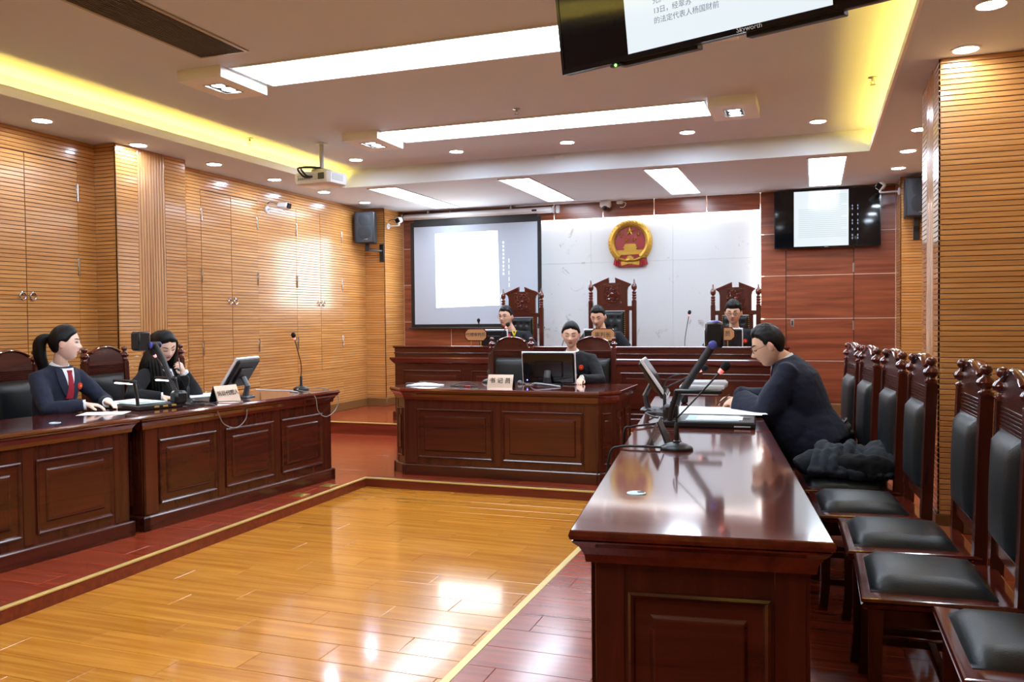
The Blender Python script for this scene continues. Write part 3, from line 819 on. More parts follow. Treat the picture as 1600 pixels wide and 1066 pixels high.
FIN2 = [(0.026, 0), (0.030, 0.008), (0.022, 0.016), (0.028, 0.026), (0.028, 0.040), (0.021, 0.048), (0.028, 0.058), (0.028, 0.072), (0.021, 0.080), (0.028, 0.090), (0.028, 0.104), (0.018, 0.114),
        (0.016, 0.122), (0.032, 0.140), (0.036, 0.162), (0.030, 0.190), (0.018, 0.206), (0.010, 0.222), (0.008, 0.250), (0.003, 0.262)]
def judge_chair(label, loc, rotz, s=1.0):
    t = thing('judge_chair', label, 'chair', loc, rotz, "judges' high carved chairs")
    t.scale = (s, s, s)
    SH = 0.48; W = 0.60; D = 0.54; y = D/2
    mb = MB(); loft_poly(mb, rect(-W/2, W/2, -D/2, D/2), [(-0.01, SH-0.10), (0, SH-0.09), (0, SH-0.01), (-0.006, SH)]); mb.build('seat_frame', 'mahog_top', t, smooth=False)
    cushion(0.50, 0.48, 0.46, 0.05, 0.025).build('seat_cushion', 'leather', t, (0, -0.02, SH), angle=60)
    for sx in (-1, 1):
        x = sx*(W/2-0.028)
        MB().cbox((sx*(W/2-0.04), -D/2+0.04, (SH-0.1)/2), (0.06, 0.06, SH-0.1), 0.006).build('leg', 'mahog_v', t, smooth=False)
        p = MB().cbox((x, y, 0.72), (0.056, 0.05, 1.44), 0.006).build('leg', 'mahog_v', t, smooth=False)
        MB().lathe(FIN2, 14, (x, y, 1.44)).build('finial', 'mahog_top', p)
        MB().cbox((sx*(W/2-0.03), -0.02, 0.72), (0.055, 0.50, 0.04), 0.01).build('armrest', 'mahog_top', t, smooth=False)
        MB().cbox((sx*(W/2-0.03), -D/2+0.06, 0.60), (0.04, 0.04, 0.26), 0.006).build('arm_post', 'mahog_v', t, smooth=False)
    MB().cbox((0, y, 1.345), (W-0.1, 0.036, 0.055), 0.006).build('back_rail', 'mahog', t, smooth=False)
    MB().cbox((0, y, 0.62), (W-0.1, 0.034, 0.06), 0.006).build('back_rail', 'mahog', t, smooth=False)
    for sx in (-1, 1): MB().cbox((sx*0.180, y, 0.98), (0.06, 0.034, 0.68), 0.005).build('back_stile', 'mahog_v', t, smooth=False)
    # broken pediment crest
    fr = lambda a, b, q: (a, y+q, b)
    MB().prism([(-0.19, 1.37), (0.19, 1.37), (0.19, 1.56), (0.20, 1.60), (0.225, 1.625), (0.04, 1.70), (0.04, 1.66), (-0.04, 1.66), (-0.04, 1.70), (-0.225, 1.625), (-0.20, 1.60), (-0.19, 1.56)], -0.016, 0.016, fr).build('crest', 'mahog_v', t, smooth=False)
    for sx in (-1, 1):
        MB().prism([(sx*0.232, 1.622), (sx*0.238, 1.642), (sx*0.040, 1.724), (sx*0.040, 1.698)], -0.030, 0.022, fr).build('pediment_moulding', 'mahog_top', t, smooth=False)
    # carved roundel
    mb = MB(); cz = 1.52
    for r_, n in ((0.105, 28), (0.080, 24), (0.034, 16)):
        mb.tube([(r_*cos(2*pi*k/n), y-0.020, cz+r_*sin(2*pi*k/n)) for k in range(n+1)], 0.006, 6, cap=False)
    for k in range(8):
        a = 2*pi*k/8; b = a+0.55
        mb.tube(bez([(0.038*cos(a), y-0.02, cz+0.038*sin(a)), (0.058*cos(a+0.5), y-0.024, cz+0.058*sin(a+0.5)), (0.076*cos(a+0.1), y-0.02, cz+0.076*sin(a+0.1))], 5), 0.0075, 6)
        mb.ell((0.092*cos(a), y-0.020, cz+0.092*sin(a)), (0.010, 0.008, 0.010), 8, 6)
    mb.ell((0, y-0.020, cz), (0.026, 0.012, 0.026), 12, 8)
    for sx in (-1, 1):
        mb.tube(bez([(sx*0.06, y-0.018, 1.405), (sx*0.10, y-0.022, 1.40), (sx*0.115, y-0.02, 1.42), (sx*0.095, y-0.02, 1.43)], 5), 0.006, 6)
        mb.tube(bez([(sx*0.10, y-0.018, 1.60), (sx*0.07, y-0.022, 1.635), (sx*0.11, y-0.02, 1.635)], 5), 0.006, 6)
    mb.build('carving', 'mahog_top', t)
    # tufted leather back
    w, z0, z1 = 0.30, 0.66, 1.31; NX, NZ = 24, 40
    but = [(-0.09, 1.22), (0.0, 1.22), (0.09, 1.22), (-0.045, 1.11), (0.045, 1.11), (-0.09, 1.0), (0, 1.0), (0.09, 1.0), (-0.045, 0.89), (0.045, 0.89), (-0.09, 0.78), (0, 0.78), (0.09, 0.78)]
    rows = []
    for i in range(NZ+1):
        z = z0+(z1-z0)*i/NZ; row = []
        for j in range(NX+1):
            x = -w/2+w*j/NX; e = min(j, NX-j)/NX; e2 = min(i, NZ-i)/NZ
            h = 0.045*min(1, (min(e*w, e2*(z1-z0))/0.03))**0.5
            for bx, bz in but: h -= 0.022*exp(-((x-bx)**2+(z-bz)**2)/(2*0.014**2))
            row.append((Vector((x, y-0.012-h, z)), Vector((0, -1, 0))))
        rows.append(row)
    pad = MB().slab(rows, 0.012).build('back_pad', 'leather', t, angle=60)
    mb = MB()
    for bx, bz in but: mb.ell((bx, y-0.040, bz), (0.010, 0.005, 0.010), 8, 6)
    mb.build('button', 'leather', pad)
    mb = MB(); e = 0.155
    for k in range(27):
        z = z0+(z1-z0)*k/26
        for sx in (-1, 1): mb.ell((sx*e, y-0.02, z), (0.006, 0.004, 0.006), 6, 4)
    mb.build('stud', 'brass', pad)
    return t
judge_chair('high carved judge chair in front of the projection screen', (-3.70, 10.70-0.27, DZ), 0)
judge_chair('tallest high carved judge chair, in the middle under the emblem', (-2.466, 10.70-0.27, DZ), 0, 1.055)
judge_chair('high carved judge chair on the right by the red panelling', (-0.913, 10.70-0.27, DZ), 0)
# ------------------------------------------------------------------ things on walls and ceiling
TZ = P+HD     # desk top height
# projection screen
t = thing('projection_screen', 'pulled-down projection screen showing a white page on the back wall', 'projection screen', (-4.81, 11.72, 1.42))
mb = MB()
mb.box(-1.06, -1.0, 0, 0.006, 0, 1.62).box(1.0, 1.06, 0, 0.006, 0, 1.62).box(-1.0, 1.0, 0, 0.006, 0, 0.055).box(-1.0, 1.0, 0, 0.006, 1.55, 1.68)
mb.build('black_border', 'black', t, smooth=False)
M['screen_cloth'] = plain('matt screen cloth', S(176, 184, 196), 0.9, spec=0.1)
cl = MB().box(-1.0, 1.0, 0.001, 0.005, 0.055, 1.55).build('cloth', 'screen_cloth', t, smooth=False)
M['page_e'] = emit('projected page', (0.95, 1.0, 1.0), 4.5)
M['page_dim'] = emit('projected desktop', (0.80, 0.90, 1.0), 0.28)
MB().add([(-0.635, -0.001, 0.31), (0.40, -0.001, 0.335), (0.375, -0.001, 1.44), (-0.64, -0.001, 1.435)], [(0,1,2,3)]).build('projected_page', 'page_e', cl, smooth=False)
mb = MB()
for k in range(9):
    mb.add([(0.455+0.004*(k % 2), -0.001, 0.78+k*0.058), (0.480, -0.001, 0.78+k*0.058), (0.480, -0.001, 0.815+k*0.058), (0.455, -0.001, 0.815+k*0.058)], [(0,1,2,3)])
for k in range(5):
    mb.add([(0.548, -0.001, 0.60+k*0.09), (0.560, -0.001, 0.60+k*0.09), (0.560, -0.001, 0.66+k*0.09), (0.548, -0.001, 0.66+k*0.09)], [(0,1,2,3)])
o = mb.build('projected_icons', 'page_dim', cl, smooth=False); o['kind'] = 'stuff'
MB().tube([(-1.10, 0, -0.005), (1.10, 0, -0.005)], 0.014, 8).build('bottom_bar', 'black', t)
hs_ = MB().cbox((0.03, 0.0, 1.705), (2.42, 0.10, 0.085), 0.03).build('housing', 'whiteplastic', t)
MB().cbox((0.97, -0.052, 1.705), (0.075, 0.008, 0.028), 0.003).build('maker_plate', 'ink', hs_)
for sx in (-1, 1): MB().cbox((0.03+sx*1.218, 0, 1.705), (0.022, 0.112, 0.098), 0.01).build('end_cap', 'greyplastic', hs_)
for x in (-0.75, 0.6): MB().cbox((x, 0.0, 1.775), (0.03, 0.06, 0.06), 0.004).build('ceiling_hook', 'steel', hs_)
o = tag(MB().cbox((-3.52, YB-0.02, 3.14), (0.055, 0.04, 0.11), 0.006).build('switch_box', 'whiteplastic'), 'small white control box beside the projection screen housing', 'switch box')

# wall television
def television(name, label, W, H, loc, rot, page, extra):
    t = thing(name, label, 'television', loc); t.rotation_euler = rot
    f = 0.014
    MB().cbox((0, 0.028, 0), (W, 0.05, H), 0.008).build('casing', 'black', t, smooth=False)
    MB().cbox((0, 0.07, -0.02), (W*0.62, 0.05, H*0.55), 0.02).build('rear_cover', 'darkgrey', t, smooth=False)
    MB().box(-W/2, W/2, -0.006, 0.004, -H/2, -H/2+f*1.5).box(-W/2, W/2, -0.006, 0.004, H/2-f, H/2).box(-W/2, -W/2+f, -0.006, 0.004, -H/2+f*1.5, H/2-f).box(W/2-f, W/2, -0.006, 0.004, -H/2+f*1.5, H/2-f).build('bezel', 'blackgloss', t, smooth=False)
    sc = MB().box(-W/2+f, W/2-f, -0.003, 0.003, -H/2+f*1.5, H/2-f).build('screen', 'screen_off', t, smooth=False)
    a, b = page
    MB().add([(a*W, -0.0036, -H/2+f*1.5), (b*W, -0.0036, -H/2+f*1.5), (b*W, -0.0036, H/2-f), (a*W, -0.0036, H/2-f)], [(0,1,2,3)]).build('shown_page', 'tv_page', sc, smooth=False)
    extra(t, sc, W, H); return t
def page_mat():
    """white page with faint rows of writing, lit by the screen itself"""
    m, nt, b = newmat('screen page'); L = nt.links.new
    setin(b, Base_Color=(0.02, 0.02, 0.02, 1), Roughness=0.1, Emission_Strength=0.52, Emission_Color=(0.86, 0.95, 1.0, 1))
    return m
M['tv_page'] = page_mat()
M['tv_line'] = emit('written line on the page', (0.62, 0.78, 0.86), 0.42, 0.02)
M['tv_icon'] = emit('icon on the screen', (0.45, 0.55, 0.8), 0.3, 0.02)
def ex_wall(t, sc, W, H):
    mb = MB()
    for k in range(22):
        z = H*0.40-k*H*0.034; x1 = 0.19*W-(0.05*W if k % 6 == 5 else 0)
        x0 = -0.265*W if k > 6 else -0.10*W
        mb.add([(x0, -0.0042, z), (x1, -0.0042, z), (x1, -0.0042, z+H*0.008), (x0, -0.0042, z+H*0.008)], [(0,1,2,3)])
    o = mb.build('written_line', 'tv_line', sc, smooth=False); o['kind'] = 'stuff'
    mb = MB()
    for k in range(12):
        for x in (0.235, 0.285):
            if (k*7+int(x*1000)) % 5 < 3:
                z = H*0.18-k*H*0.05; mb.add([(x*W, -0.0042, z), (x*W+0.012, -0.0042, z), (x*W+0.012, -0.0042, z+0.025), (x*W, -0.0042, z+0.025)], [(0,1,2,3)])
    o = mb.build('screen_icon', 'tv_icon', sc, smooth=False); o['kind'] = 'stuff'
    mk('maker_name', text_mesh('Skyworth', 0.014), 'whiteplastic', t, (0.0, -0.0065, -H/2+0.010), (pi/2, 0, 0))
    MB().cbox((0, 0.10, 0), (0.5, 0.03, 0.4), 0.004).build('wall_bracket', 'black', t)
television('wall_television', 'wall television showing a white page, mounted on the red panelling', 1.30, 0.755, (0.152, 11.71, 2.815), (0, 0, 0), (-0.31, 0.205), ex_wall)
def ex_hang(t, sc, W, H):
    for i, (s, sz) in enumerate((('元。', 0.028), ('13日，经翠苏', 0.028), ('的法定代表人杨国财前', 0.028))):
        mk('page_lettering', text_mesh(s, sz, 0.0003, 'LEFT'), 'tv_ink', sc, (-0.262, -0.0045, -0.222-i*0.038), (pi/2, 0, 0))
    mk('maker_name', text_mesh('Skyworth', 0.026), 'greyplastic', t, (0.13, -0.0068, -H/2+0.012), (pi/2, 0, 0))
    for x in (-0.28, 0.28): MB().cbox((x, 0.055, -H/2-0.004), (0.36, 0.05, 0.02), 0.003).build('speaker_vent', 'grille', t)
    ir = MB().cbox((-0.46, 0.02, -H/2-0.008), (0.06, 0.03, 0.012), 0.004).build('sensor_pod', 'darkgrey', t)
    MB().ell((-0.46, 0.004, -H/2-0.008), (0.006, 0.004, 0.006), 10, 6).build('power_light', 'greenled', ir)
    MB().cbox((0, 0.12, 0.0), (0.45, 0.03, 0.42), 0.004).build('bracket', 'black', t)
    MB().tube([(0, 0.15, -0.1), (0, 0.15, H/2+0.2)], 0.025, 12).build('ceiling_pole', 'darkgrey', t)
M['tv_ink'] = emit('lettering on the page', (0.36, 0.42, 0.60), 0.22, 0.02)
# its lower edge runs from (-1.02,3.53) to (0.20,3.10) at 2.6 m
a0, b0 = Vector((-1.028, 3.547, 2.60)), Vector((0.214, 3.102, 2.60)); dd = (b0-a0).normalized(); WT = 1.45; HT = 0.84
tilt = radians(9)
ang = atan2(dd.y, dd.x)
Rm = Matrix.Rotation(ang, 3, 'Z') @ Matrix.Rotation(tilt, 3, 'X')
ctr = a0+dd*(WT/2)+Rm @ Vector((0, 0, HT/2))
television('hanging_television', 'large television hung from the ceiling, showing a white page with Chinese text', WT, HT, ctr, (tilt, 0, ang), (-0.27, 0.30), ex_hang)

# loudspeakers
def loudspeaker(label, loc, rz, px, W=0.30, H=0.46, D=0.26):
    t = thing('loudspeaker', label, 'loudspeaker', loc, rz, 'wall loudspeakers')
    cab = [(-W/2, -D/2), (W/2, -D/2), (W/2-0.04, D/2), (-W/2+0.04, D/2)]
    mb = MB(); mb.loops([[(x, y, z) for x, y in offset_poly(cab, o)] for o, z in ((-0.012, -H/2), (0, -H/2+0.012), (0, H/2-0.012), (-0.012, H/2))]); mb.build('cabinet', 'speaker', t, smooth=False)
    g = MB().cbox((0, -D/2-0.004, 0), (W-0.05, 0.012, H-0.02), 0.005).build('grille', 'grille', t, smooth=False)
    for z, r_ in ((H*0.22, 0.085), (-H*0.16, 0.10)):
        MB().lathe([(r_, 0), (r_, 0.004), (r_-0.012, 0.006), (0.02, 0.001)], 24, (0, -D/2-0.010, z), Matrix.Rotation(pi/2, 3, 'X')).build('driver_ring', 'speaker', g)
    MB().cbox((0.02, -D/2-0.0115, -H/2+0.06), (0.055, 0.003, 0.022), 0.001).build('badge', 'steel', g)
    MB().cbox((0.0, 0.0, -H/2-0.05), (0.06, 0.05, 0.11), 0.004).build('bracket_post', 'black', t)
    Ri = Matrix.Rotation(-rz, 3, 'Z'); q = Ri @ Vector((px-loc[0], 11.21-0.012-loc[1], 0))
    MB().tube([(0, 0, -H/2-0.09), (q.x*0.55, q.y*0.4, -H/2-0.09), (q.x, q.y, -H/2-0.09)], [(0.018, 0.018)]*3, 6).build('bracket_arm', 'black', t)
    MB().cbox((q.x, q.y, -H/2-0.12), (0.07, 0.022, 0.26), 0.004, Ri).build('wall_plate', 'black', t)
    return t
loudspeaker('black loudspeaker high on the left wall beside the projection screen', (-6.18, 10.93, 2.90), radians(12), -6.09)
loudspeaker('black loudspeaker high on the right beside the wall television', (1.14, 11.03, 2.93), radians(8), 1.16)

# cameras
def bullet(label, wall, out, tip, body_dir):
    t = thing('security_camera', label, 'camera', wall, 0, 'bullet security cameras')
    o = Vector(out); e = Vector(tip)-Vector(wall)
    z = Vector((0, 0, 1)); Rq = z.rotation_difference(o).to_matrix()
    MB().lathe([(0.045, 0), (0.045, 0.012), (0.02, 0.02)], 14, (0,0,0), Rq).build('wall_rose', 'whiteplastic', t)
    MB().tube(bez([(0, 0, 0), o*0.08, e-Vector((0, 0, 0.05)), e-Vector((0,0,0.02))], 6), 0.011, 8).build('arm', 'whiteplastic', t)
    d = Vector(body_dir).normalized(); Rb = Vector((0, 1, 0)).rotation_difference(d).to_matrix()
    b = MB().cbox(e+Vector((0, 0, 0.025)), (0.085, 0.19, 0.08), 0.02, Rb).build('camera_body', 'whiteplastic', t)
    MB().cbox(e+Vector((0, 0, 0.025))+d*0.095, (0.070, 0.012, 0.066), 0.01, Rb).build('lens_front', 'blackgloss', b)
    MB().tube(bez([o*0.01+Vector((0, 0, 0.07)), o*0.05+Vector((0, 0, 0.09)), e+Vector((0, 0, 0.04))-d*0.12, e+Vector((0,0,0.03))-d*0.09], 6), 0.005, 6).build('lead', 'cableblack', t)
bullet('white bullet security camera on the left wall above the cupboard doors', (XL+0.002, 8.80, 2.93), (1, 0, 0), (-6.20, 8.90, 2.955), (1.0, -0.25, -0.12))
bullet('white bullet security camera on the corner pillar by the projection screen', (-6.05+0.003, 11.32, 2.96), (1, -0.1, 0), (-5.80, 11.20, 3.0), (0.25, -1, -0.15))
bullet('white bullet security camera between the wall television and right loudspeaker', (0.985-0.003, 11.30, 3.06), (-1, -0.1, 0), (0.76, 11.15, 3.09), (-0.3, -1, -0.15))
t = thing('dome_camera', 'white dome security camera on the panelling above the emblem', 'camera', (-2.80, YB-0.06, ZC))
MB().cbox((0, 0, -0.05), (0.15, 0.12, 0.10), 0.02).build('housing', 'whiteplastic', t)
MB().ell((0, -0.01, -0.10), (0.052, 0.052, 0.05), 18, 10).build('dome', 'blackgloss', t)
MB().cbox((0.20, 0.03, -0.03), (0.09, 0.06, 0.05), 0.01).build('junction_box', 'whiteplastic', t)
MB().tube(bez([(0.24, 0.03, -0.03), (0.29, 0.02, -0.05), (0.26, 0.03, -0.10), (0.20, 0.04, -0.10)], 6), 0.005, 6).build('lead', 'whiteplastic', t)

# projector on its pole
t = thing('ceiling_projector', 'white projector hanging on a pole from the ceiling', 'projector', (-4.95, 7.80, ZU), radians(-6))
t.scale = (1.12, 1.12, 1.22)
MB().lathe([(0.06, 0), (0.06, -0.012), (0.03, -0.016)], 16).build('ceiling_flange', 'whiteplastic', t)
MB().tube([(0, 0, -0.01), (0, 0, -0.235)], 0.022, 12).build('pole', 'greyplastic', t)
MB().cbox((0, 0, -0.245), (0.15, 0.14, 0.03), 0.008).build('mount_plate', 'steel', t)
bp = [(-0.20, -0.15), (0.17, -0.15), (0.20, -0.12), (0.20, 0.12), (0.15, 0.16), (-0.17, 0.16), (-0.20, 0.13)]
b = MB(); loft_poly(b, bp, [(-0.03, -0.375), (-0.008, -0.365), (0, -0.34), (0, -0.29), (-0.012, -0.268), (-0.03, -0.262)]); bd = b.build('body', 'whiteplastic', t)
MB().cbox((-0.02, -0.152, -0.315), (0.30, 0.006, 0.05), 0.003).build('rear_panel', 'greyplastic', bd)
MB().cbox((0.11, -0.155, -0.312), (0.07, 0.006, 0.055), 0.003).build('vent', 'darkgrey', bd)
MB().cbox((0.201, -0.02, -0.315), (0.006, 0.16, 0.05), 0.002).build('vent', 'greyplastic', bd)
mb = MB()
for k in range(7): mb.cbox((-0.15+k*0.022, -0.156, -0.325), (0.012, 0.004, 0.012), 0.002)
o = mb.build('port', 'ink', bd); o['kind'] = 'stuff'
MB().lathe([(0.045, 0), (0.045, 0.02), (0.03, 0.02)], 16, (-0.08, 0.155, -0.32), Matrix.Rotation(-pi/2, 3, 'X')).build('lens', 'blackgloss', bd)
for x in (-0.03, 0.01): MB().tube(bez([(x, -0.155, -0.315), (x-0.03, -0.20, -0.31), (x-0.10, -0.19, -0.24), (x-0.06, -0.10, -0.22), (0, -0.02, -0.22)], 6), 0.009, 6).build('cable', 'cableblack', t)

# sprinklers, alarm, vent
def sprinkler(x, y, lab):
    t = thing('sprinkler_head', lab, 'sprinkler', (x, y, ZU), 0, 'ceiling sprinklers')
    MB().lathe([(0.034, 0), (0.034, -0.005), (0.012, -0.010), (0.012, -0.03)], 14).build('rose', 'steel', t)
    mb = MB()
    for sx in (-1, 1): mb.tube([(sx*0.010, 0, -0.028), (sx*0.016, 0, -0.042), (sx*0.004, 0, -0.056)], 0.003, 6)
    mb.lathe([(0.022, -0.058), (0.022, -0.062)], 12); mb.build('deflector', 'steel', t)
sprinkler(-2.527, 7.2, 'small ceiling sprinkler between the two long light panels')
sprinkler(-5.50, 7.314, 'small ceiling sprinkler in the amber glow of the left cove')
sprinkler(0.44, 7.315, 'small ceiling sprinkler in the amber glow of the right cove')
tag(MB().cbox((-2.757, CY1-0.012, 3.395), (0.10, 0.022, 0.05), 0.006).build('socket_plate', 'whiteplastic'), 'small cream socket plate on the ceiling step', 'socket')
M['vent_slat'] = plain('vent slat', S(128, 122, 116), 0.45)
t = thing('air_vent', 'dark slatted air conditioning grille in the upper left ceiling', 'air vent', (-3.93, 3.9, ZU))
MB().box(-0.19, 0.19, -1.05, 1.05, -0.002, 0.0).build('backing', 'ink', t, smooth=False)
MB().box(-0.21, -0.185, -1.06, 1.06, -0.012, 0).box(0.185, 0.21, -1.06, 1.06, -0.012, 0).box(-0.185, 0.185, -1.06, -1.04, -0.012, 0).box(-0.185, 0.185, 1.04, 1.06, -0.012, 0).build('frame', 'steel', t, smooth=False)
me = MB().cbox((0, 0, 0), (0.004, 2.08, 0.006), 0).mesh('slat', smooth=False)
for k in range(17): mk('slat', me, 'vent_slat', t, (-0.175+k*0.0219, 0, -0.006))
for k in range(5): MB().box(-0.185, 0.185, -0.7+k*0.35-0.006, -0.7+k*0.35+0.006, -0.004, -0.002).build('cross_bar', 'darkgrey', t, smooth=False)

# ------------------------------------------------------------------ emblem above the bench
E0 = Vector((-2.465, YB+0.07, 2.61))
t = thing('national_emblem', 'round gold and red national emblem on the marble panel', 'emblem', E0)
fr = lambda a, b, q: (a, -q, b)
R0 = 0.305
mb = MB(); n = 48
mb.prism([(0.26*cos(2*pi*k/n), 0.02+0.27*sin(2*pi*k/n)) for k in range(n)], 0.0, 0.045, fr); mb.build('red_disc', 'emblem_red', t, smooth=False)
mb = MB(); n = 56
for r_, off, rad in ((0.262, 0.055, 0.040), (0.292, 0.045, 0.026), (0.236, 0.058, 0.016)):
    pts = []
    for k in range(n+1):
        a = -pi/2+0.62+ (2*pi-1.24)*k/n
        pts.append((r_*cos(a), -off, 0.01+r_*1.0*sin(a)))
    mb.tube(pts, rad, 8)
for k in range(60):      # grains of the wreath
    a = -pi/2+0.65+(2*pi-1.3)*k/59; rr = 0.272+(0.022 if k % 2 else -0.016)
    mb.ell((rr*cos(a), -0.085+ (0.012 if k % 2 else 0), 0.01+rr*sin(a)), (0.018, 0.012, 0.011), 8, 6, Matrix.Rotation(-a-0.8 if k % 2 else -a+0.8, 3, 'Y'))
mb.build('wheat_wreath', 'gold', t)
def star(cx, cz, r_, tilt=0.0):
    mb = MB(); pts = []
    for k in range(10):
        a = pi/2+tilt+k*pi/5; q = r_ if k % 2 == 0 else r_*0.40
        pts.append((cx+q*cos(a), cz+q*sin(a)))
    vs = [(x, -0.045, z) for x, z in pts]+[(x, -0.060, z) for x, z in pts]+[(cx, -0.075, cz)]
    fs = [(i, (i+1) % 10, 10+(i+1) % 10, 10+i) for i in range(10)]+[(10+i, 10+(i+1) % 10, 20) for i in range(10)]
    mb.add(vs, fs).build('star', 'gold', t, smooth=False)
star(-0.005, 0.165, 0.068)
for x, z, a in ((-0.128, 0.112, 0.3), (0.122, 0.122, -0.3), (-0.052, 0.042, 0.15), (0.058, 0.046, -0.15)): star(x, z, 0.036, a)
gate = MB()
gate.prism([(-0.19, -0.10), (0.19, -0.10), (0.19, -0.13), (0.175, -0.165), (-0.175, -0.165), (-0.19, -0.13)], 0.045, 0.062, fr)
gate.prism([(-0.19, -0.112), (0.195, -0.112), (0.195, -0.10), (-0.195, -0.10)], 0.045, 0.07, fr)
gate.prism([(-0.088, -0.10), (0.100, -0.10), (0.088, -0.078), (-0.078, -0.078)], 0.045, 0.066, fr)
gate.prism([(-0.078, -0.078), (0.088, -0.078), (0.112, -0.068), (0.085, -0.046), (-0.075, -0.046), (-0.102, -0.068)], 0.045, 0.072, fr)
gate.prism([(-0.068, -0.046), (0.078, -0.046), (0.098, -0.036), (0.072, -0.012), (-0.062, -0.012), (-0.088, -0.036)], 0.045, 0.070, fr)
gate.build('gate_relief', 'gold', t, smooth=False)
gear = MB()
for sx in (-1, 1):
    gear.tube(bez([(sx*0.215, -0.055, -0.15), (sx*0.15, -0.06, -0.215), (sx*0.06, -0.062, -0.245), (0, -0.064, -0.235)], 8), 0.020, 8)
pts = []
for k in range(24):
    a = pi*k/23; q = 0.062 if (k//2) % 2 == 0 else 0.050; pts.append((q*cos(a), -0.235+q*sin(a)))
gear.prism(pts, 0.045, 0.072, fr); gear.build('gear_and_tie', 'gold', t, smooth=False)
for sx in (-1, 1):
    mb = MB()
    mb.prism([(sx*0.19, -0.165), (sx*0.225, -0.20), (sx*0.245, -0.30), (sx*0.20, -0.318), (sx*0.17, -0.33), (sx*0.11, -0.335), (sx*0.06, -0.235)], 0.0, 0.050, fr)
    for k in range(3):
        mb.tube(bez([(sx*(0.19-k*0.03), -0.052, -0.19-k*0.02), (sx*(0.20-k*0.03), -0.056, -0.26), (sx*(0.205-k*0.035), -0.05, -0.32)], 5), 0.008, 6)
    mb.build('red_drape', 'emblem_red', t, smooth=False)
MB().prism([(-0.16, -0.235), (0.16, -0.235), (0.17, -0.335), (-0.17, -0.335)], 0.0, 0.044, fr).build('red_drape', 'emblem_red', t, smooth=False)
kn = MB()
for sx in (-1, 1): kn.prism([(sx*0.03, -0.27), (sx*0.135, -0.258), (sx*0.135, -0.318), (sx*0.03, -0.30)], 0.044, 0.056, fr)
kn.ell((0, -0.05, -0.285), (0.045, 0.012, 0.024), 12, 8); kn.build('gold_knot', 'gold', t, smooth=False)

# floor boxes and desk cable holes
for i, (x, y, l) in enumerate(((-4.01, 5.91, 'square brass floor socket box in the red floor, nearer the camera'), (-3.995, 6.333, 'square brass floor socket box by the corner of the left desk'))):
    t = thing('floor_box', l, 'floor socket', (x, y, P), radians(-4), 'brass floor boxes')
    MB().cbox((0, 0, 0.003), (0.12, 0.12, 0.006), 0.002).build('cover', 'brass', t, smooth=False)
    MB().cbox((0, 0, 0.007), (0.075, 0.075, 0.004), 0.002).build('lid', 'brass', t, smooth=False)
def grommet(x, y, lab):
    t = thing('cable_grommet', lab, 'cable grommet', (x, y, TZ), 0.4, 'desk cable grommets')
    MB().lathe([(0.034, 0), (0.034, 0.002), (0.028, 0.004), (0.0, 0.004)], 24).build('cap', 'paper_blue', t)
    MB().prism([(0.004, -0.010), (0.026, -0.014), (0.030, 0.0), (0.026, 0.014), (0.004, 0.010)], 0.0035, 0.0048).build('slot', 'ink', t, smooth=False)
grommet(-0.602, 2.977, 'white round cable hole cover on the near right desk')
grommet(-4.533, 4.015, 'round cable hole cover on the left edge desk')
# ------------------------------------------------------------------ things on the desks
def gooseneck(label, base, tip, bend=None, rz=0.0, ring=True, r=0.055, plug=True):
    base = Vector(base); tip = Vector(tip)-base
    t = thing('gooseneck_microphone', label, 'microphone', base, 0, 'gooseneck microphones')
    b = MB(); b.lathe([(r, 0.0), (r*1.02, 0.006), (r*0.95, 0.016), (r*0.62, 0.030), (r*0.30, 0.036)], 24); bo = b.build('base', 'black', t)
    bo.scale = (1.25, 1.0, 1.0); bo.rotation_euler = (0, 0, rz)
    MB().lathe([(0.017, 0.034), (0.017, 0.042), (0.011, 0.046), (0.011, 0.12), (0.006, 0.13)], 14).build('stem', 'black', t)
    p = bez([(0, 0, 0.12), (0, 0, 0.12+0.35*(tip.z-0.12))] + ([Vector(bend)-base] if bend else []) + [tip], 10)
    MB().tube(p, 0.0042, 8).build('gooseneck', 'cableblack', t)
    d = (p[-1]-p[-3]).normalized(); Rq = Vector((0,0,1)).rotation_difference(d).to_matrix()
    MB().lathe([(0.009, -0.012), (0.012, 0.0), (0.013, 0.010)], 12, tip, Rq).build('light_ring', 'redled' if ring else 'black', t)
    M.setdefault('foam', plain('foam windscreen', S(16, 16, 17), 0.9, bump=0.4, bscale=300))
    MB().ell(tip+d*0.032, (0.021, 0.021, 0.027), 14, 10, Rq).build('foam_head', 'foam', t)
    return t
gooseneck('gooseneck microphone standing at the far end of the left desk', (-4.442, 6.60, TZ), (-4.44, 6.50, 1.385), r=0.06)
gooseneck('gooseneck microphone in front of the long-haired woman', (-4.60, 5.30, TZ), (-4.76, 5.13, 1.285), (-4.70, 5.22, 1.13))
gooseneck('gooseneck microphone in the foreground on the near right desk', (-0.618, 4.02, TZ), (-0.415, 4.06, 1.285), (-0.62, 4.03, 1.06), r=0.062)
gooseneck('gooseneck microphone beside the tilted monitor on the right desk', (-0.93, 5.55, TZ), (-0.70, 5.56, 1.195), (-0.90, 5.55, 1.09))
BT = DZ+0.785
gooseneck('gooseneck microphone beside the left judge name board', (-4.04, 9.99, BT), (-4.02, 9.92, 1.50), ring=False)
gooseneck('gooseneck microphone on the bench in front of the marble, between two judges', (-1.43, 9.99, BT), (-1.375, 9.93, 1.57), ring=True)
gooseneck('gooseneck microphone arching beside the middle judge', (-2.94, 9.99, BT), (-2.66, 9.93, 1.30), (-2.86, 9.96, 1.33), ring=False)
gooseneck("gooseneck microphone on the clerk's desk", (-3.06, 7.80, TZ), (-2.89, 7.86, 1.46), (-3.03, 7.82, 1.22))

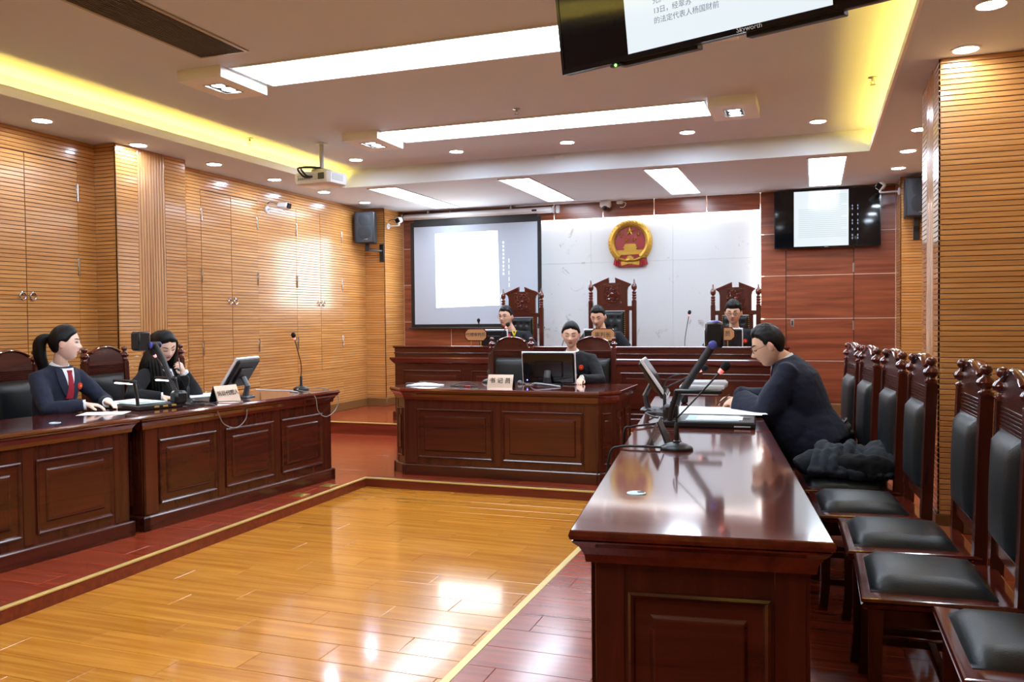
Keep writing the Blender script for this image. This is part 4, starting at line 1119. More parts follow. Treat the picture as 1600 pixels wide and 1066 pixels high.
def monitor(name, label, base, heading, W, H, cz, tilt, shell, back, group='desk monitors', stand='darkgrey', baseW=0.2, led=False):
    """screen faces local -y; heading turns it"""
    t = thing(name, label, 'monitor', base, heading, group)
    Rx = Matrix.Rotation(tilt, 3, 'X'); c = Vector((0, 0.0, cz))
    MB().cbox(c+Rx @ Vector((0, 0, 0)), (W, 0.022, H), 0.005, Rx).build('bezel', shell, t, smooth=False)
    MB().cbox(c+Rx @ Vector((0, -0.012, 0)), (W-0.03, 0.002, H-0.03), 0.0, Rx).build('screen', 'screen_off', t, smooth=False)
    bk = MB().cbox(c+Rx @ Vector((0, 0.022, 0)), (W-0.02, 0.03, H-0.02), 0.012, Rx).build('rear_shell', back, t, smooth=False)
    MB().cbox(c+Rx @ Vector((0, 0.042, -0.01)), (W*0.55, 0.02, H*0.5), 0.008, Rx).build('rear_hump', back, bk, smooth=False)
    MB().tube([c+Rx @ Vector((0, 0.05, -0.02)), Vector((0, 0.07, cz*0.45)), Vector((0, 0.05, 0.012))], [(0.016, 0.035), (0.018, 0.035), (0.02, 0.045)], 10, up=(0, 1, 0)).build('stand', stand, t, smooth=False)
    b = MB(); loft_poly(b, [(-baseW/2, -0.03), (-baseW/3, -0.08), (baseW/3, -0.08), (baseW/2, -0.03), (baseW/2, 0.06), (baseW/3, 0.10), (-baseW/3, 0.10), (-baseW/2, 0.06)], [(0, 0), (0, 0.008), (-0.015, 0.016)]); b.build('foot', stand, t, smooth=False)
    if led: MB().ell(c+Rx @ Vector((0.21, 0.040, -H/2+0.04)), (0.006, 0.004, 0.006), 10, 6).build('power_light', 'blueled', bk)
    return t
monitor('tilted_monitor', 'white-edged tilted monitor seen from behind on the left desk', (-4.50, 5.80, TZ), radians(-90+8), 0.36, 0.29, 0.215, radians(-33), 'whiteplastic', 'black')
monitor('tilted_monitor', 'white-edged tilted monitor seen edge-on on the right desk', (-1.02, 5.72, TZ), radians(90+7), 0.36, 0.31, 0.225, radians(-34), 'whiteplastic', 'black')
monitor('clerk_monitor', "wide black monitor seen from behind on the clerk's desk", (-2.385, 7.66, TZ), radians(180+2), 0.53, 0.31, 0.165, radians(-8), 'whiteplastic', 'blackgloss', led=True, baseW=0.26)
for x, l in ((-3.83, 'left judge'), (-2.47, 'middle judge'), (-0.99, 'right judge')):
    monitor('bench_monitor', 'small dark monitor on the bench in front of the '+l, (x, 9.985, BT), radians(180), 0.37 if 'right' not in l else 0.44, 0.27, 0.245, radians(-6), 'whiteplastic', 'black', 'bench monitors', baseW=0.18)

# name plates
def bench_plate(label, txt, x, z):
    t = thing('bench_name_board', label, 'name board', (x, 9.56+0.18, DZ+0.96), 0, 'name boards on the bench')
    w, h, c = 0.295, 0.155, 0.04; zc = z-(DZ+0.96)
    oc = lambda w, h, c: [(-w/2+c, -h/2), (w/2-c, -h/2), (w/2, -h/2+c), (w/2, h/2-c), (w/2-c, h/2), (-w/2+c, h/2), (-w/2, h/2-c), (-w/2, -h/2+c)]
    fr = lambda a, b, q: (a, q, zc+b)
    MB().prism(oc(w, h, c), 0.0, 0.016, fr).build('frame', 'mahog', t, smooth=False)
    bd = MB().prism(oc(w-0.02, h-0.02, c-0.004), -0.003, 0.002, fr).build('board', 'tanplate', t, smooth=False)
    mk('lettering', text_mesh(txt, 0.052 if len(txt) > 3 else 0.066, 0.001), 'ink', bd, (0, -0.0042, zc), (pi/2, 0, 0))
    for sx in (-1, 1): MB().tube([(sx*0.065, 0.008, 0.0), (sx*0.065, 0.008, zc-h/2+0.004)], 0.006, 8).build('post', 'brass', t)
    return t
bench_plate('octagonal tan name board with five characters before the left judge', '代理审判员', -3.988, 1.350)
bench_plate('octagonal tan name board of the middle judge, half hidden behind the clerk', '审判长', -2.36, 1.345)
bench_plate('octagonal tan name board before the right judge', '审判员', -0.985, 1.352)
def desk_plate(name, label, txt, loc, rz, w, h, size, tentm='brassplate'):
    t = thing(name, label, 'name plate', loc, rz, 'curved desk name plates')
    pts = [(0.0, 0.0), (0.012, 0.03), (0.034, h*0.7), (0.05, h), (0.055, h-0.002), (0.04, h*0.66), (0.020, 0.028), (0.012, 0.0)]
    MB().prism(pts, -w/2, w/2, lambda a, b, q: (q, a, b)).build('front_plate', tentm, t, smooth=False)
    MB().prism([(0.052, h), (0.057, h), (0.105, 0), (0.095, 0)], -w/2, w/2, lambda a, b, q: (q, a, b)).build('back_plate', 'black', t, smooth=False)
    if txt: mk('lettering', text_mesh(txt, size, 0.001), 'ink', t, (0, 0.0165, h*0.52), (pi/2-atan2(0.04, h*0.75), 0, 0))
    return t
desk_plate('desk_name_plate', "bronze name plate with three characters on the clerk's desk", '书 记 员', (-2.745, 7.27, TZ), radians(3), 0.245, 0.115, 0.058)
desk_plate('desk_name_plate', 'bronze name plate on the left desk beside the tilted monitor', '诉讼代理人', (-4.375, 5.51, TZ), radians(82), 0.235, 0.125, 0.044)
desk_plate('desk_name_plate', 'dark name plate seen from its end on the right desk', None, (-0.79, 4.21, TZ), radians(-84), 0.23, 0.12, 0.04, 'steel')

# document cameras
def visualizer(label, loc, rz, lit, hinge_y=0.0, arm=((-0.20, 0, 0.075), (0.03, 0, 0.50)), elbow=None):
    """document camera; its arm stands at local -x, the sheet lies towards +x"""
    t = thing('document_camera', label, 'document camera', loc, rz, 'document cameras')
    b = MB(); loft_poly(b, rect(-0.24, 0.27, -0.18, 0.18), [(-0.006, 0), (0, 0.006), (0, 0.028), (-0.008, 0.036)]); bo = b.build('base', 'black', t)
    MB().cbox((0.03, 0, 0.0375), (0.30, 0.26, 0.003), 0.001).build('glass_plate', 'paper_blue', bo)
    for y in (-0.10, -0.03, 0.04): MB().cbox((-0.242, y, 0.018), (0.006, 0.04, 0.014), 0.002).build('port', 'brass', bo)
    MB().cbox((0.20, -0.181, 0.012), (0.09, 0.003, 0.008), 0.001).build('label_strip', 'greyplastic', bo)
    MB().cbox((0.215, 0.06, 0.038), (0.05, 0.12, 0.003), 0.001).build('button_panel', 'darkgrey', bo)
    hb = MB().cbox((-0.215, hinge_y, 0.07), (0.09, 0.11, 0.10), 0.02).build('hinge_block', 'black', t)
    for s_ in (-1, 1):
        y = s_*0.165
        l = MB().tube([(-0.205, y, 0.03), (-0.195, y, 0.10), (-0.165, y, 0.20)], [(0.011, 0.016)]*3, 10, up=(0, 1, 0)).build('lamp_post', 'black', t)
        MB().cbox((-0.045, y, 0.205), (0.27, 0.032, 0.026), 0.008).build('lamp_head', 'black' if s_ < 0 or lit else 'greyplastic', l)
        MB().cbox((-0.035, y, 0.190), (0.21, 0.022, 0.006), 0.002).build('lamp_tube', 'lamp_on' if lit else 'greyplastic', l)
    a, c = Vector(arm[0]), Vector(arm[1]); a = a+Vector((0, hinge_y, 0)); c = c+Vector((0, hinge_y, 0))
    pts = [a]+([Vector(e)+Vector((0, hinge_y, 0)) for e in elbow] if elbow else [a.lerp(c, 0.5)])+[c]
    am = MB().tube(pts, [(0.018, 0.024)]*len(pts), 10, up=(0, 1, 0)).build('arm', 'darkgrey', t)
    MB().tube([c+Vector((0, -0.035, 0)), c+Vector((0, 0.035, 0))], 0.024, 14).build('pivot', 'black', am)
    MB().ell(c+Vector((0, -0.037, 0)), (0.024, 0.012, 0.024), 14, 8).build('pivot_cap', 'bluecap', am)
    MB().ell(c+Vector((0, 0.037, 0)), (0.024, 0.012, 0.024), 14, 8).build('pivot_cap', 'bluecap', am)
    return t, c
M['lamp_on'] = emit('white lamp tube', (0.9, 0.97, 1.0), 14.0)
t, c = visualizer('document camera with raised arm on the right desk', (-0.59, 5.04, TZ), radians(3), False, 0.0, ((-0.215, 0, 0.09), (0.03, 0, 0.47)))
h = MB().cbox(c+Vector((0.005, 0.075, 0.055)), (0.105, 0.10, 0.155), 0.014).build('camera_head', 'black', t)
MB().ell(c+Vector((0.005, 0.075, 0.132)), (0.04, 0.035, 0.010), 14, 8).build('head_cap', 'bluecap', h)
t, c = visualizer('document camera with lit lamps on the left desk between the two women', (-4.72, 4.95, TZ), radians(180-14), True, -0.16, ((-0.20, 0, 0.09), (0.07, 0, 0.46)), [(-0.10, 0, 0.23), (-0.02, 0, 0.36)])
h = MB().cbox(c+Vector((0.06, 0.08, 0.03)), (0.11, 0.10, 0.145), 0.012).build('camera_head', 'black', t)
MB().cbox(c+Vector((0.06, 0.132, 0.03)), (0.085, 0.004, 0.12), 0.002).build('head_grille', 'grille', h)

# papers
def sheet(name, label, cat, loc, rz, w, d, n=1, mat='paper', group='papers on the desks', mess=0.02):
    t = thing(name, label, cat, loc, rz, group); rn = random.Random(int(abs(loc[0])*1000))
    for k in range(n):
        a = rn.uniform(-0.12, 0.12) if n > 1 else 0; dx, dy = (rn.uniform(-mess, mess), rn.uniform(-mess, mess)) if n > 1 else (0, 0)
        rows = []
        for i in range(5):
            row = []
            for j in range(7):
                u, v = j/6-0.5, i/4-0.5; x = u*w; y = v*d
                row.append((Vector((x*cos(a)-y*sin(a)+dx, x*sin(a)+y*cos(a)+dy, 0.0016+k*0.003+0.004*(k > 0)*max(0, sin(3*u+k*1.7+2*v))*abs(u)*2)), Vector((0, 0, 1))))
            rows.append(row)
        MB().slab(rows, 0.0012).build('sheet', mat, t)
    return t
sheet('loose_sheet', 'loose white sheet lying on the left edge desk', 'paper', (-4.66, 4.53, TZ), radians(-62), 0.21, 0.30)
sheet('paper_pile', 'pile of white papers between the long-haired woman and the name plate', 'paper', (-4.86, 5.70, TZ), radians(-30), 0.30, 0.42, 6)
sheet('paper_pile', 'pale papers under the lamps of the left document camera', 'paper', (-4.80, 4.98, TZ+0.039), radians(-14), 0.30, 0.21, 2, 'paper')
sheet('green_folder', 'pale green folder at the back of the left desk', 'folder', (-4.97, 6.02, TZ), radians(-20), 0.22, 0.30, 1, 'folder_green')
sheet('paper_pile', 'spread pile of white papers under the hands of the man in the dark robe', 'paper', (-0.62, 5.66, TZ), radians(8), 0.52, 0.44, 7, 'paper', mess=0.05)
sheet('loose_sheet', 'white sheet lying on the right document camera', 'paper', (-0.52, 5.03, TZ+0.039), radians(3), 0.26, 0.18)
t = thing('plastic_bag', "clear plastic sleeve with papers at the left end of the clerk's desk", 'plastic sleeve', (-3.52, 7.30, TZ), radians(4), None)
rows = [[(Vector(((j/10-0.5)*0.33, (i/6-0.5)*0.16, 0.008+0.022*max(0, sin(pi*j/10)*sin(pi*i/6))+0.004*noise.noise(Vector((j*0.9, i*0.8, 0))))), Vector((0, 0, 1))) for j in range(11)] for i in range(7)]
MB().slab(rows, 0.006).build('sleeve', 'whiteplastic', t)
MB().cbox((-0.15, -0.005, 0.014), (0.09, 0.05, 0.024), 0.008).build('black_clip', 'black', t)
# mouse and small items on the clerk's desk
t = thing('computer_mouse', "grey computer mouse on the clerk's desk", 'mouse', (-2.70, 7.72, TZ), radians(20))
MB().ell((0, 0, 0.008), (0.030, 0.052, 0.026), 16, 10).build('shell', 'darkgrey', t); MB().tube(bez([(0, -0.05, 0.01), (0.05, -0.10, 0.006), (0.14, -0.06, 0.006)], 6), 0.003, 6).build('lead', 'cable', t)
t = thing('keyboard', "black keyboard in front of the clerk's hands", 'keyboard', (-2.36, 7.83, TZ))
MB().cbox((0, 0, 0.009), (0.42, 0.10, 0.018), 0.004).build('case', 'black', t)
me = MB().cbox((0, 0, 0), (0.022, 0.015, 0.006), 0.002).mesh('key', smooth=False)
for r_ in range(5):
    for c_ in range(15): mk('key', me, 'darkgrey', t, (-0.182+c_*0.026, -0.038+r_*0.019, 0.020))

# cables
def cable(label, pts, r=0.004, mat='cable'):
    o = MB().tube(bez(pts, 8), r, 6).build('cable', mat); tag(o, label, 'cable', 'desk cables'); return o
F = TZ
cable('grey cable hanging in a loop over the left desk front near the document camera', [(-4.60, 5.24, F+0.005), (-4.40, 5.20, F+0.006), (-4.255, 5.19, F+0.004), (-4.235, 5.20, F-0.06), (-4.23, 5.26, F-0.15), (-4.225, 5.40, F-0.19), (-4.215, 5.50, F-0.13), (-4.215, 5.50, F-0.03), (-4.25, 5.46, F+0.006), (-4.40, 5.38, F+0.006)])
cable('grey microphone cable looping down over the far end of the left desk', [(-4.44, 6.55, F+0.012), (-4.32, 6.36, F+0.02), (-4.16, 6.30, F+0.005), (-4.095, 6.30, F-0.04), (-4.09, 6.33, F-0.16), (-4.085, 6.45, F-0.22), (-4.08, 6.60, F-0.17), (-4.09, 6.66, F-0.06), (-4.20, 6.66, F+0.006), (-4.37, 6.60, F+0.012)])
cable('pale cable lying between the left monitor and the tall microphone', [(-4.42, 5.90, F+0.06), (-4.36, 6.02, F+0.045), (-4.30, 6.18, F+0.03), (-4.28, 6.30, F+0.008), (-4.40, 6.36, F+0.006)], 0.005, 'greyplastic')
cable('black cable tangle at the foot of the left document camera', [(-4.52, 5.06, F+0.02), (-4.42, 5.10, F+0.008), (-4.36, 5.22, F+0.01), (-4.45, 5.34, F+0.008), (-4.52, 5.25, F+0.02), (-4.42, 5.16, F+0.012), (-4.34, 5.30, F+0.008)], 0.006, 'cableblack')
cable('black cable running from the near microphone over the right desk edge', [(-0.69, 4.0, F+0.012), (-0.80, 4.0, F+0.012), (-0.885, 3.99, F+0.008), (-0.93, 3.975, F-0.02), (-0.945, 3.96, F-0.16), (-0.945, 3.95, F-0.4)], 0.006, 'cableblack')
for i, (dx, dz, l) in enumerate(((0, 0, 'uppermost'), (0.03, -0.004, 'middle'), (-0.02, -0.006, 'lowest'))):
    cable('black cable bundled behind the right document camera, %s strand' % l, [(-0.83, 5.02+dx, F+0.06-i*0.015), (-0.92, 5.12+dx, F+0.05-i*0.012), (-1.00, 5.28+dx, F+0.03), (-0.98, 5.45+dx, F+0.015), (-1.05, 5.62, F+0.02)], 0.006, 'cableblack')
cable('black cable dropping over the left edge of the right desk', [(-0.86, 4.93, F+0.01), (-0.93, 4.80, F+0.012), (-0.985, 4.74, F+0.008), (-1.025, 4.72, F-0.03), (-1.03, 4.70, F-0.35)], 0.006, 'cableblack')
cable('thin black cable arching up beside the right tilted monitor', [(-0.93, 5.62, F+0.02), (-0.945, 5.60, F+0.16), (-0.90, 5.57, F+0.235), (-0.82, 5.56, F+0.26)], 0.004, 'cableblack')
cable("black cable coiled on the clerk's desk", [(-3.22, 7.22, F+0.006), (-3.16, 7.34, F+0.03), (-3.06, 7.36, F+0.034), (-2.98, 7.30, F+0.01), (-3.05, 7.22, F+0.006), (-3.20, 7.26, F+0.006)], 0.005, 'cableblack')
cable("pale cable in front of the clerk's monitor", [(-2.52, 7.50, F+0.006), (-2.46, 7.46, F+0.03), (-2.34, 7.44, F+0.022), (-2.20, 7.42, F+0.006)], 0.005, 'greyplastic')
tag(MB().cbox((-3.04, 7.215, F+0.009), (0.05, 0.018, 0.014), 0.004).build('cable_plug', 'redled2' if 'redled2' in M else 'emblem_red'), "small red plug on the clerk's desk", 'plug')
# spare lamp bar parked behind the right document camera
t = thing('white_device', 'white bar-shaped device standing behind the right document camera', 'device', (-0.80, 6.25, TZ), radians(7))
MB().cbox((0.06, 0, 0.145), (0.30, 0.07, 0.055), 0.015).build('body', 'greyplastic', t); MB().cbox((-0.10, 0, 0.075), (0.05, 0.06, 0.15), 0.01).build('foot', 'black', t)
# ------------------------------------------------------------------ people
def skin_mat():
    m, nt, b = newmat('skin'); L = nt.links.new
    at = nt.nodes.new('ShaderNodeAttribute'); at.attribute_name = 'tone'
    n = nt.nodes.new('ShaderNodeTexNoise'); n.inputs['Scale'].default_value = 40
    hs = nt.nodes.new('ShaderNodeHueSaturation'); mr = nt.nodes.new('ShaderNodeMapRange')
    mr.inputs['To Min'].default_value = 0.95; mr.inputs['To Max'].default_value = 1.05
    L(n.outputs['Fac'], mr.inputs['Value']); L(mr.outputs[0], hs.inputs['Value']); L(at.outputs['Color'], hs.inputs['Color']); L(hs.outputs[0], b.inputs['Base Color'])
    setin(b, Roughness=0.5, Subsurface_Weight=0.08, Subsurface_Scale=0.01, Specular_IOR_Level=0.4)
    b.inputs['Subsurface Radius'].default_value = (1.0, 0.35, 0.2)
    return m
M['skin'] = skin_mat()
def hair_mat(name, col):
    m, nt, b = newmat(name); L = nt.links.new
    tc = nt.nodes.new('ShaderNodeTexCoord'); mp = nt.nodes.new('ShaderNodeMapping'); mp.inputs['Scale'].default_value = (260, 260, 22)
    n = nt.nodes.new('ShaderNodeTexNoise'); n.inputs['Scale'].default_value = 1.0; n.inputs['Detail'].default_value = 3
    bp = nt.nodes.new('ShaderNodeBump'); bp.inputs['Strength'].default_value = 0.55; bp.inputs['Distance'].default_value = 0.004
    L(tc.outputs['Object'], mp.inputs[0]); L(mp.outputs[0], n.inputs['Vector']); L(n.outputs['Fac'], bp.inputs['Height']); L(bp.outputs[0], b.inputs['Normal'])
    setin(b, Base_Color=col, Roughness=0.44, Specular_IOR_Level=0.28); return m
M['hair'] = hair_mat('black hair', S(9, 8, 8))
def cloth_mat(name, col, scale=420, rough=0.85):
    m, nt, b = newmat(name); L = nt.links.new
    tc = nt.nodes.new('ShaderNodeTexCoord')
    n = nt.nodes.new('ShaderNodeTexNoise'); n.inputs['Scale'].default_value = scale; n.inputs['Detail'].default_value = 2
    n2 = nt.nodes.new('ShaderNodeTexNoise'); n2.inputs['Scale'].default_value = 14; n2.inputs['Detail'].default_value = 4; n2.inputs['Distortion'].default_value = 1.0
    bp = nt.nodes.new('ShaderNodeBump'); bp.inputs['Strength'].default_value = 0.25; bp.inputs['Distance'].default_value = 0.001
    bp2 = nt.nodes.new('ShaderNodeBump'); bp2.inputs['Strength'].default_value = 0.5; bp2.inputs['Distance'].default_value = 0.012
    for q in (n, n2): L(tc.outputs['Object'], q.inputs['Vector'])
    L(n.outputs['Fac'], bp.inputs['Height']); L(n2.outputs['Fac'], bp2.inputs['Height']); L(bp2.outputs[0], bp.inputs['Normal']); L(bp.outputs[0], b.inputs['Normal'])
    setin(b, Base_Color=col, Roughness=rough, Sheen_Weight=0.06, Specular_IOR_Level=0.25); return m
M['navy'] = cloth_mat('navy suiting', S(38, 42, 60))
M['blacksuit'] = cloth_mat('black suiting', S(28, 28, 31))
M['robe'] = cloth_mat('black robe cloth', S(26, 27, 33))
M['robe_navy'] = cloth_mat('dark robe cloth', S(33, 36, 52))
M['shirt'] = cloth_mat('white shirt', S(232, 236, 242), rough=0.7)
M['tie'] = cloth_mat('crimson tie', S(150, 22, 44), rough=0.6)
M['redcloth'] = cloth_mat('red cloth', S(176, 26, 40), rough=0.6)
M['greytie'] = cloth_mat('grey tie', S(120, 120, 130), rough=0.6)
M['coat'] = cloth_mat('black coat cloth', S(40, 44, 50))
M['trouser'] = cloth_mat('dark trousers', S(26, 27, 34))
M['shoe'] = plain('black shoe leather', S(14, 14, 15), 0.3)
M['badge'] = plain('red badge', S(220, 52, 34), 0.35)
M['badge_gold'] = plain('badge gold', S(240, 196, 70), 0.35, metal=0.4)
M['yellowcloth'] = plain('yellow ribbon', S(236, 206, 30), 0.6)
M['lipline'] = plain('lip line', S(112, 50, 46), 0.5)
M['eyewhite'] = plain('eye white', S(232, 228, 222), 0.25)
M['iris'] = plain('dark iris', S(24, 16, 13), 0.15)
M['wire'] = plain('spectacle wire', S(70, 68, 66), 0.3, metal=0.8)
M['lensglass'] = plain('spectacle lens', (1, 1, 1, 1), 0.03, spec=0.2)
_l = M['lensglass'].node_tree.nodes['Principled BSDF']; setin(_l, Transmission_Weight=1.0, IOR=1.02)

def g2(x, z, cx, cz, sx, sz): return exp(-((x-cx)/sx)**2/2-((z-cz)/sz)**2/2)
def head_point(n, fem):
    x, y, z = n
    px, py, pz = 0.079*x, 0.098*y, 0.120*z
    if y > 0: py = 0.090*(y**0.86 if y > 0 else y)*(1-0.04*x*x)
    if z < 0:
        k = -z
        px *= 1-(0.21 if not fem else 0.25)*k**1.6
        if y < 0: py *= 1-0.42*k**1.1
        else: py *= 1+0.02*k
        py += 0.016*k**2
    else:
        px *= 1-0.03*z
        if y > 0: py *= 1-0.10*z*z
    if y > 0.12:
        w = min(1, (y-0.12)/0.2)
        f = 0
        f += (0.019 if fem else 0.023)*g2(px, pz, 0, -0.026, 0.0085, 0.011)          # nose tip
        f += (0.009 if fem else 0.012)*g2(px, pz, 0, -0.006, 0.0075, 0.018)          # bridge
        f += 0.008*(g2(px, pz, 0.013, -0.031, 0.007, 0.007)+g2(px, pz, -0.013, -0.031, 0.007, 0.007))
        f -= 0.009*(g2(px, pz, 0.031, 0.006, 0.013, 0.010)+g2(px, pz, -0.031, 0.006, 0.013, 0.010))
        f += 0.004*(g2(px, pz, 0.031, 0.004, 0.010, 0.006)+g2(px, pz, -0.031, 0.004, 0.010, 0.006))
        f += 0.004*(g2(px, pz, 0.03, 0.027, 0.02, 0.008)+g2(px, pz, -0.03, 0.027, 0.02, 0.008))
        f += 0.005*(g2(px, pz, 0.042, -0.024, 0.016, 0.018)+g2(px, pz, -0.042, -0.024, 0.016, 0.018))
        f += 0.007*g2(px, pz, 0, -0.056, 0.017, 0.0045)+0.008*g2(px, pz, 0, -0.067, 0.015, 0.005)
        f -= 0.003*g2(px, pz, 0, -0.0615, 0.022, 0.002)
        f -= 0.003*g2(px, pz, 0, -0.080, 0.02, 0.006)
        f += 0.009*g2(px, pz, 0, -0.100, 0.018, 0.014)
        py += w*f
    return Vector((px, py, pz))

def surf(x, z, fem, off=0.0):
    """point of the face at width x and height z"""
    nz = z/0.120; k = max(0, -nz); sc = 0.079*(1-(0.21 if not fem else 0.25)*k**1.6) if nz < 0 else 0.079*(1-0.03*nz)
    nx = max(-0.95, min(0.95, x/sc)); ny = sqrt(max(0.01, 1-nx*nx-nz*nz))
    p = head_point(Vector((nx, ny, nz)), fem); p.y += off; return p
def hand(mb, wrist, d, pn, side, curl=0.5, s=1.0, spread=0.10):
    """five-fingered hand: d points along the fingers, pn out of the palm, side=+1 if the thumb lies along d x pn"""
    w = Vector(wrist); d = Vector(d).normalized(); pn = Vector(pn); pn = (pn-d*pn.dot(d)).normalized()
    a = d.cross(pn)*side         # towards the thumb
    R = Matrix((a, d, -pn)).transposed()      # local x thumb side, y along fingers, z back of the hand
    def W(x, y, z): return w+R @ (Vector((x, y, z))*s)
    mb.tube([W(0, -0.04, 0), W(0, 0.005, 0), W(0.002, 0.035, 0), W(0.0, 0.070, 0), W(0, 0.086, 0)], [(0.021*s, 0.026*s), (0.018*s, 0.027*s), (0.016*s, 0.036*s), (0.014*s, 0.039*s), (0.010*s, 0.036*s)], 14, up=R @ Vector((0, 0, 1)))
    for i, (bx, L) in enumerate(((0.029, 0.070), (0.0098, 0.079), (-0.0098, 0.073), (-0.028, 0.058))):
        p = Vector((bx, 0.078-abs(bx)*0.12, 0.0)); dr = bx/0.029*spread; ang = curl*0.55; pts = [p-Vector((0, 0.02, 0)), p]
        for j, f in enumerate((0.44, 0.32, 0.24)):
            v = Vector((sin(dr), cos(ang)*cos(dr), -sin(ang))); p = p+v*L*f; pts.append(p.copy()); ang += curl*(0.75 if j == 0 else 0.55)
        mb.tube([W(*q) for q in pts], [0.0092*s, 0.0092*s, 0.0085*s, 0.0078*s, 0.006*s], 10)
    pts = [Vector((0.020, 0.012, -0.004)), Vector((0.040, 0.034, -0.010)), Vector((0.050, 0.058, -0.018-0.01*curl)), Vector((0.050-0.012*curl, 0.080, -0.026-0.014*curl))]
    mb.tube([W(*q) for q in pts], [0.014*s, 0.0125*s, 0.0105*s, 0.0075*s], 10)

def ik(sh, wr, la, lb, hint):
    d = wr-sh; L = min(d.length, (la+lb)*0.998); u = d.normalized()
    a = (la*la-lb*lb+L*L)/(2*L); h = sqrt(max(0, la*la-a*a))
    hv = Vector(hint); hv = (hv-u*hv.dot(u)).normalized()
    return sh+u*a+hv*h

def person(label, root, heading, pelvis, neck, head, hpr, arms, fem=False, outfit='navy', robe=False, hair='short', tone=(222, 178, 152), lip=(196, 110, 104),
           tie='tie', glasses=False, badge=True, hs=1.04, shoulder=0.176, eyes='open', hairline=0.014, bulk=1.0, hthick=0.013, shirt=True, cuffs=True, sleeve=1.0, legs=True, drape=()):
    root = Vector(root)
    t = thing('person', label, 'person', root, 0)
    pelvis, head = Vector(pelvis)-root, Vector(head)-root
    h = radians(heading); fwd = Vector((-sin(h), cos(h), 0)); right = Vector((cos(h), sin(h), 0))
    neck = Vector(neck)-root if neck else head-fwd*0.055-Vector((0, 0, 0.160*hs))
    HM = Matrix.Rotation(radians(hpr[0]), 3, 'Z') @ Matrix.Rotation(radians(hpr[1]), 3, 'X') @ Matrix.Rotation(radians(hpr[2]), 3, 'Y')
    HI = HM.inverted()
    def H(x, y, z): return head+HM @ (Vector((x, y, z))*hs)
    # spine
    mid = (pelvis+neck)/2-fwd*0.025
    def spine(u):
        return pelvis*(1-u)**2+mid*2*u*(1-u)+neck*u*u
    def frame(u):
        T = (spine(min(1, u+0.02))-spine(max(0, u-0.02))).normalized(); return T, T.cross(right).normalized()
    ks = shoulder/0.185
    TAB = [(0.0, 0.172, 0.125), (0.15, 0.168, 0.122), (0.34, 0.148, 0.108), (0.55, 0.162, 0.118), (0.74, 0.176, 0.120), (0.86, 0.165, 0.100), (0.94, 0.125, 0.078), (1.0, 0.072, 0.062)]
    def sec(u):
        for (a, w0, d0), (b, w1, d1) in zip(TAB, TAB[1:]):
            if u <= b: k = (u-a)/(b-a); bk = 1+(bulk-1)*min(1, 3*(1-u)); return (w0+(w1-w0)*k)*ks*bk, (d0+(d1-d0)*k)*bk
        return TAB[-1][1]*ks, TAB[-1][2]
    def torso(mb, off, u0=0.0, u1=1.0, n=20, m=24, flare=0.0):
        L = []
        for i in range(n+1):
            u = u0+(u1-u0)*i/n; w, d = sec(u); T, F = frame(u); c = spine(u); e = flare*max(0, 0.35-u)
            L.append([c+right*cos(2*pi*k/m)*(w+off+e)+F*sin(2*pi*k/m)*(d+off+e) for k in range(m)])
        mb.loops(L)
    def front(x, u, off):
        w, d = sec(u); T, F = frame(u); k = max(-0.98, min(0.98, x/(w+off))); dp = (d+off)*sqrt(1-k*k)
        n = (F*sqrt(1-k*k)+right*k*0.6).normalized()
        return spine(u)+right*x+F*dp, n
    body = MB(); jack = MB()
    torso(body, -0.012); torso(jack, 0.016, flare=0.10 if robe else 0.03, u0=-0.08 if not robe else -0.30)
    Tn, Fn = frame(0.9)
    ws = 0.055 if not fem else 0.047
    body.tube([neck-Tn*0.06, neck+Tn*0.01, (neck+H(0, -0.022, -0.075))/2, H(0, -0.018, -0.06), H(0, -0.01, -0.02)], [ws*1.15, ws*1.04, ws, ws*0.98, ws*0.9], 16)
    # head
    body.ell((0, 0, 0), None, 72, 54, None, lambda n: H(*head_point(n, fem)))
    for sx in (-1, 1):
        body.ell(H(sx*(0.083 if not fem else 0.080), -0.006, -0.006), ((0.011 if not fem else 0.009)*hs, 0.018*hs, 0.031*hs), 14, 10, HM @ Matrix.Rotation(sx*0.42, 3, 'Z') @ Matrix.Rotation(-0.15, 3, 'X'))
    la, lb = (0.30, 0.265) if not fem else (0.28, 0.245)
    cuffl = []
    for a in arms:
        sx = a['side']       # +1 = the person's right
        us = 0.86 if not fem else 0.83
        sh = spine(us)+right*sx*(shoulder+0.002)+frame(us)[1]*-0.008
        wr = Vector(a['wrist'])-root
        el = ik(sh, wr, la, lb, a.get('hint', Vector((0, 0, -1))*1.0+right*sx*0.45-fwd*0.35))
        dd = (wr-el).normalized()
        r0 = 0.046 if not fem else 0.040
        body.tube([spine(0.84)+right*sx*0.1, sh, sh.lerp(el, 0.5), el, el.lerp(wr, 0.5), wr], [r0*1.1, r0*1.05, r0*0.9, r0*0.78, r0*0.72, r0*0.52], 14)
        hand(body, wr, a['dir'], a['palm'], a.get('thumb', 1), a.get('curl', 0.5), 1.0 if not fem else 0.92, a.get('spread', 0.08))
        k = sleeve
        we = wr-dd*a.get('back', 0.015)
        S_ = [spine(0.86)+right*sx*0.09, sh+Vector((0, 0, 0.004)), sh.lerp(el, 0.35), sh.lerp(el, 0.75), el, el.lerp(we, 0.35), el.lerp(we, 0.75), we]
        R_ = [0.066, 0.070 if not fem else 0.064, 0.068*(0.5+0.5*k), 0.062*k, 0.062*k, 0.058*k, 0.052*k*(1.12 if robe else 1), 0.047*k*(1.35 if robe else 1)]
        jack.tube(S_, [q*(0.93 if fem else 1.0) for q in R_], 18)
        cuffl.append((we, dd, el))
    for c_, r_ in drape: jack.ell(Vector(c_)-root, r_, 20, 14)
    me = remesh(body, 'body', 0.0055, 1)
